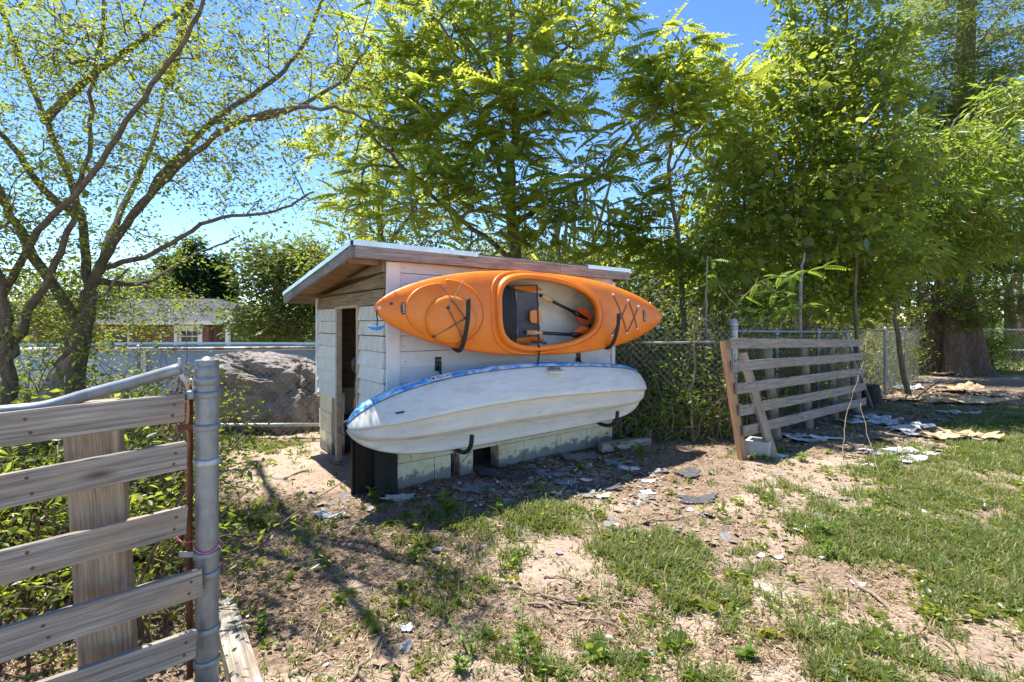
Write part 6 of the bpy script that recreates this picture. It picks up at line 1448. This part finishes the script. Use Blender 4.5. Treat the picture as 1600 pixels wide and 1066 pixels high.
CB = [(1500, 631, 1.15, .42, 'flat tan carpet piece lying beside the lawn edge', .0, 0.05), (1500, 612, .75, .4, 'curled tan cardboard sheet behind the flat carpet piece', .25, .3), (1540, 618, .5, .28, 'curved end of tan cardboard at the right of the flat carpet', .3, .3), (1400, 625, .55, .35, 'tan cardboard flap left of the flat carpet', .1, .2), (1475, 690, .34, .2, 'small torn brown cardboard heap nearest the grass', .2, .2), (1500, 688, .3, .22, 'crumpled brown cardboard in the middle of the heap', .35, .3), (1530, 690, .34, .2, 'brown cardboard curl at the right end of the heap', .25, .3), (1470, 588, .5, .25, 'brown curled bark sheet at the foot of the cedar', .3, .4), (1375, 612, .3, .2, 'tan half-buried tub rim beside the stump', .4, .5)]
for x, y, sx, sy, lab, cu, li in CB: slab('cardboard_sheet', lab, 'cardboard', x, y, sx, sy, 'cardboard', .008, .05, rz=random.uniform(-.3, .3), curl=cu*.22, lift=.02+li*.06)
t = thing('tree_stump', 'short dark tree stump at the right end of the slatted panel', 'stump', G(1362, 632, 0)); mb = MB(); mb.tube([(0, 0, -.05), (0, 0, .08), (-.01, 0, .22), (-.02, 0, .29), (-.02, 0, .295)], [.17, .135, .12, .115, .08], 16); mb.build('wood', 'stump_dark', t)
# weeds
def weed(lab, px, py, n, h, ls, leaf='leaf_bright', kind='sprout'):
    c = G(px, py); c.z = gz(c.x, c.y); t = thing('weed', lab, 'weed', c); paths = []; leaves = []
    for i in range(n):
        d = np.array((rng.normal(0, .35), rng.normal(0, .35), 1.0)); P = [np.array((rng.normal(0, .012), rng.normal(0, .012), 0))]
        for k in range(5): d = d+rng.normal(0, .18, 3)*(1, 1, .3); P.append(P[-1]+unit(d)*h*rng.uniform(.14, .24)); 
        P = np.array(P); paths.append((P, np.linspace(.0022, .001, 6)))
        for k in range(1, 6):
            for s in range(2 if kind == 'sprout' else 1): leaves.append(P[k])
    V, T = nptubes(paths, 4); npmesh('stem', V, T, 'grass', t, rnd=np.full(len(V), .3))
    if not hasattr(weed, 'me'): 
        o = npmesh('leaf', BROAD[0], BROAD[1], 'leaf_bright', rnd=np.full(6, .6)); weed.me = o.data; bpy.data.objects.remove(o)
        o = npmesh('leaf', LEAF[0], LEAF[1], 'leaf_bright', rnd=np.full(4, .3)); weed.me2 = o.data; bpy.data.objects.remove(o)
    for p in leaves:
        a = rng.random()*2*pi; x = Vector((cos(a), sin(a), rng.uniform(-.1, .5))).normalized(); z = Vector((rng.normal(0, .25), rng.normal(0, .25), 1)); z = (z-x*z.dot(x)).normalized(); y = z.cross(x); s = ls*rng.uniform(.6, 1.2); m = Matrix((x*s, y*s, z*s)).transposed().to_4x4(); m.translation = Vector(p); inst('leaf', weed.me if kind == 'broad' else weed.me2, t, m)
weed('broad-leaved seedling in front of the hut corner, left of the stone slab', 590, 780, 3, .10, .05, kind='broad')
weed('bright seedling below the corner of the hut blocks', 612, 772, 2, .09, .045, kind='broad')
weed('bright lobed seedling in front of the hut, below the block hole', 697, 806, 5, .12, .06, kind='broad')
weed('single upright seedling right of the lobed one', 778, 805, 2, .08, .05, kind='broad')
weed('seedling among the white scraps at the hut shadow edge', 858, 775, 3, .11, .06, kind='broad')
weed('small seedling close to the hut wall between the shingles', 908, 738, 2, .06, .04, kind='broad')
weed('leafy sprig in the shade at the right of the hut', 1003, 716, 4, .14, .06, kind='broad')
weed('leafy sprig beside the short log', 965, 708, 2, .08, .05, kind='broad')
weed('tall bright green sprout in the bottom centre foreground', 815, 1030, 4, .20, .028)
weed('bushy bright sprout left of the tall one in the bottom foreground', 735, 1020, 6, .13, .022)
weed('low bright sprout at the bottom edge left of centre', 715, 1052, 4, .06, .028)
weed('round leafy weed on the right sand', 1165, 1022, 5, .05, .03)
weed('lime sprig in the grass right of the white strips', 1298, 868, 4, .10, .04)
weed('lime sprig standing in the right grass beside the sand', 1285, 830, 4, .12, .04)
weed('dark upright weed by the crinkled white sheets', 1398, 735, 4, .14, .035)
weed('weed by the foot of the slatted panel', 1252, 722, 5, .09, .04)
weed('green weed beside the timber at the gate post', 412, 985, 5, .08, .03)
weed('bright broad weed at the foot of the left fence', 415, 668, 6, .25, .10, kind='broad')
weed('bright broad weed at the left fence next to the hut', 470, 668, 6, .25, .09, kind='broad')
weed('bright broad weed in front of the tarp by the gate post', 375, 668, 6, .22, .08, kind='broad')
# dead creeper on the block wall
p0 = hutW(.56, -.012, 0); t = tag(thing('dead_creeper', '', '', p0, TH), 'dead brown creeper climbing the painted blocks below the white kayak', 'creeper'); mb = MB()
for k in range(3): mb.tube(smooth_path([(.0+.02*k, 0, .03), (.02*k+.01, -.006, .15), (.03-.02*k, -.004, .26), (.02+.01*k, -.006, .42)], 4, .004), .0035, 5)
mb.build('stem', 'bark_brown', t)
mb = MB(); mb.tube(smooth_path([(.0, -.01, .05), (.08, -.02, .13), (.16, -.03, .2)], 4), .003, 5); mb.build('stem', 'bark_brown', t)
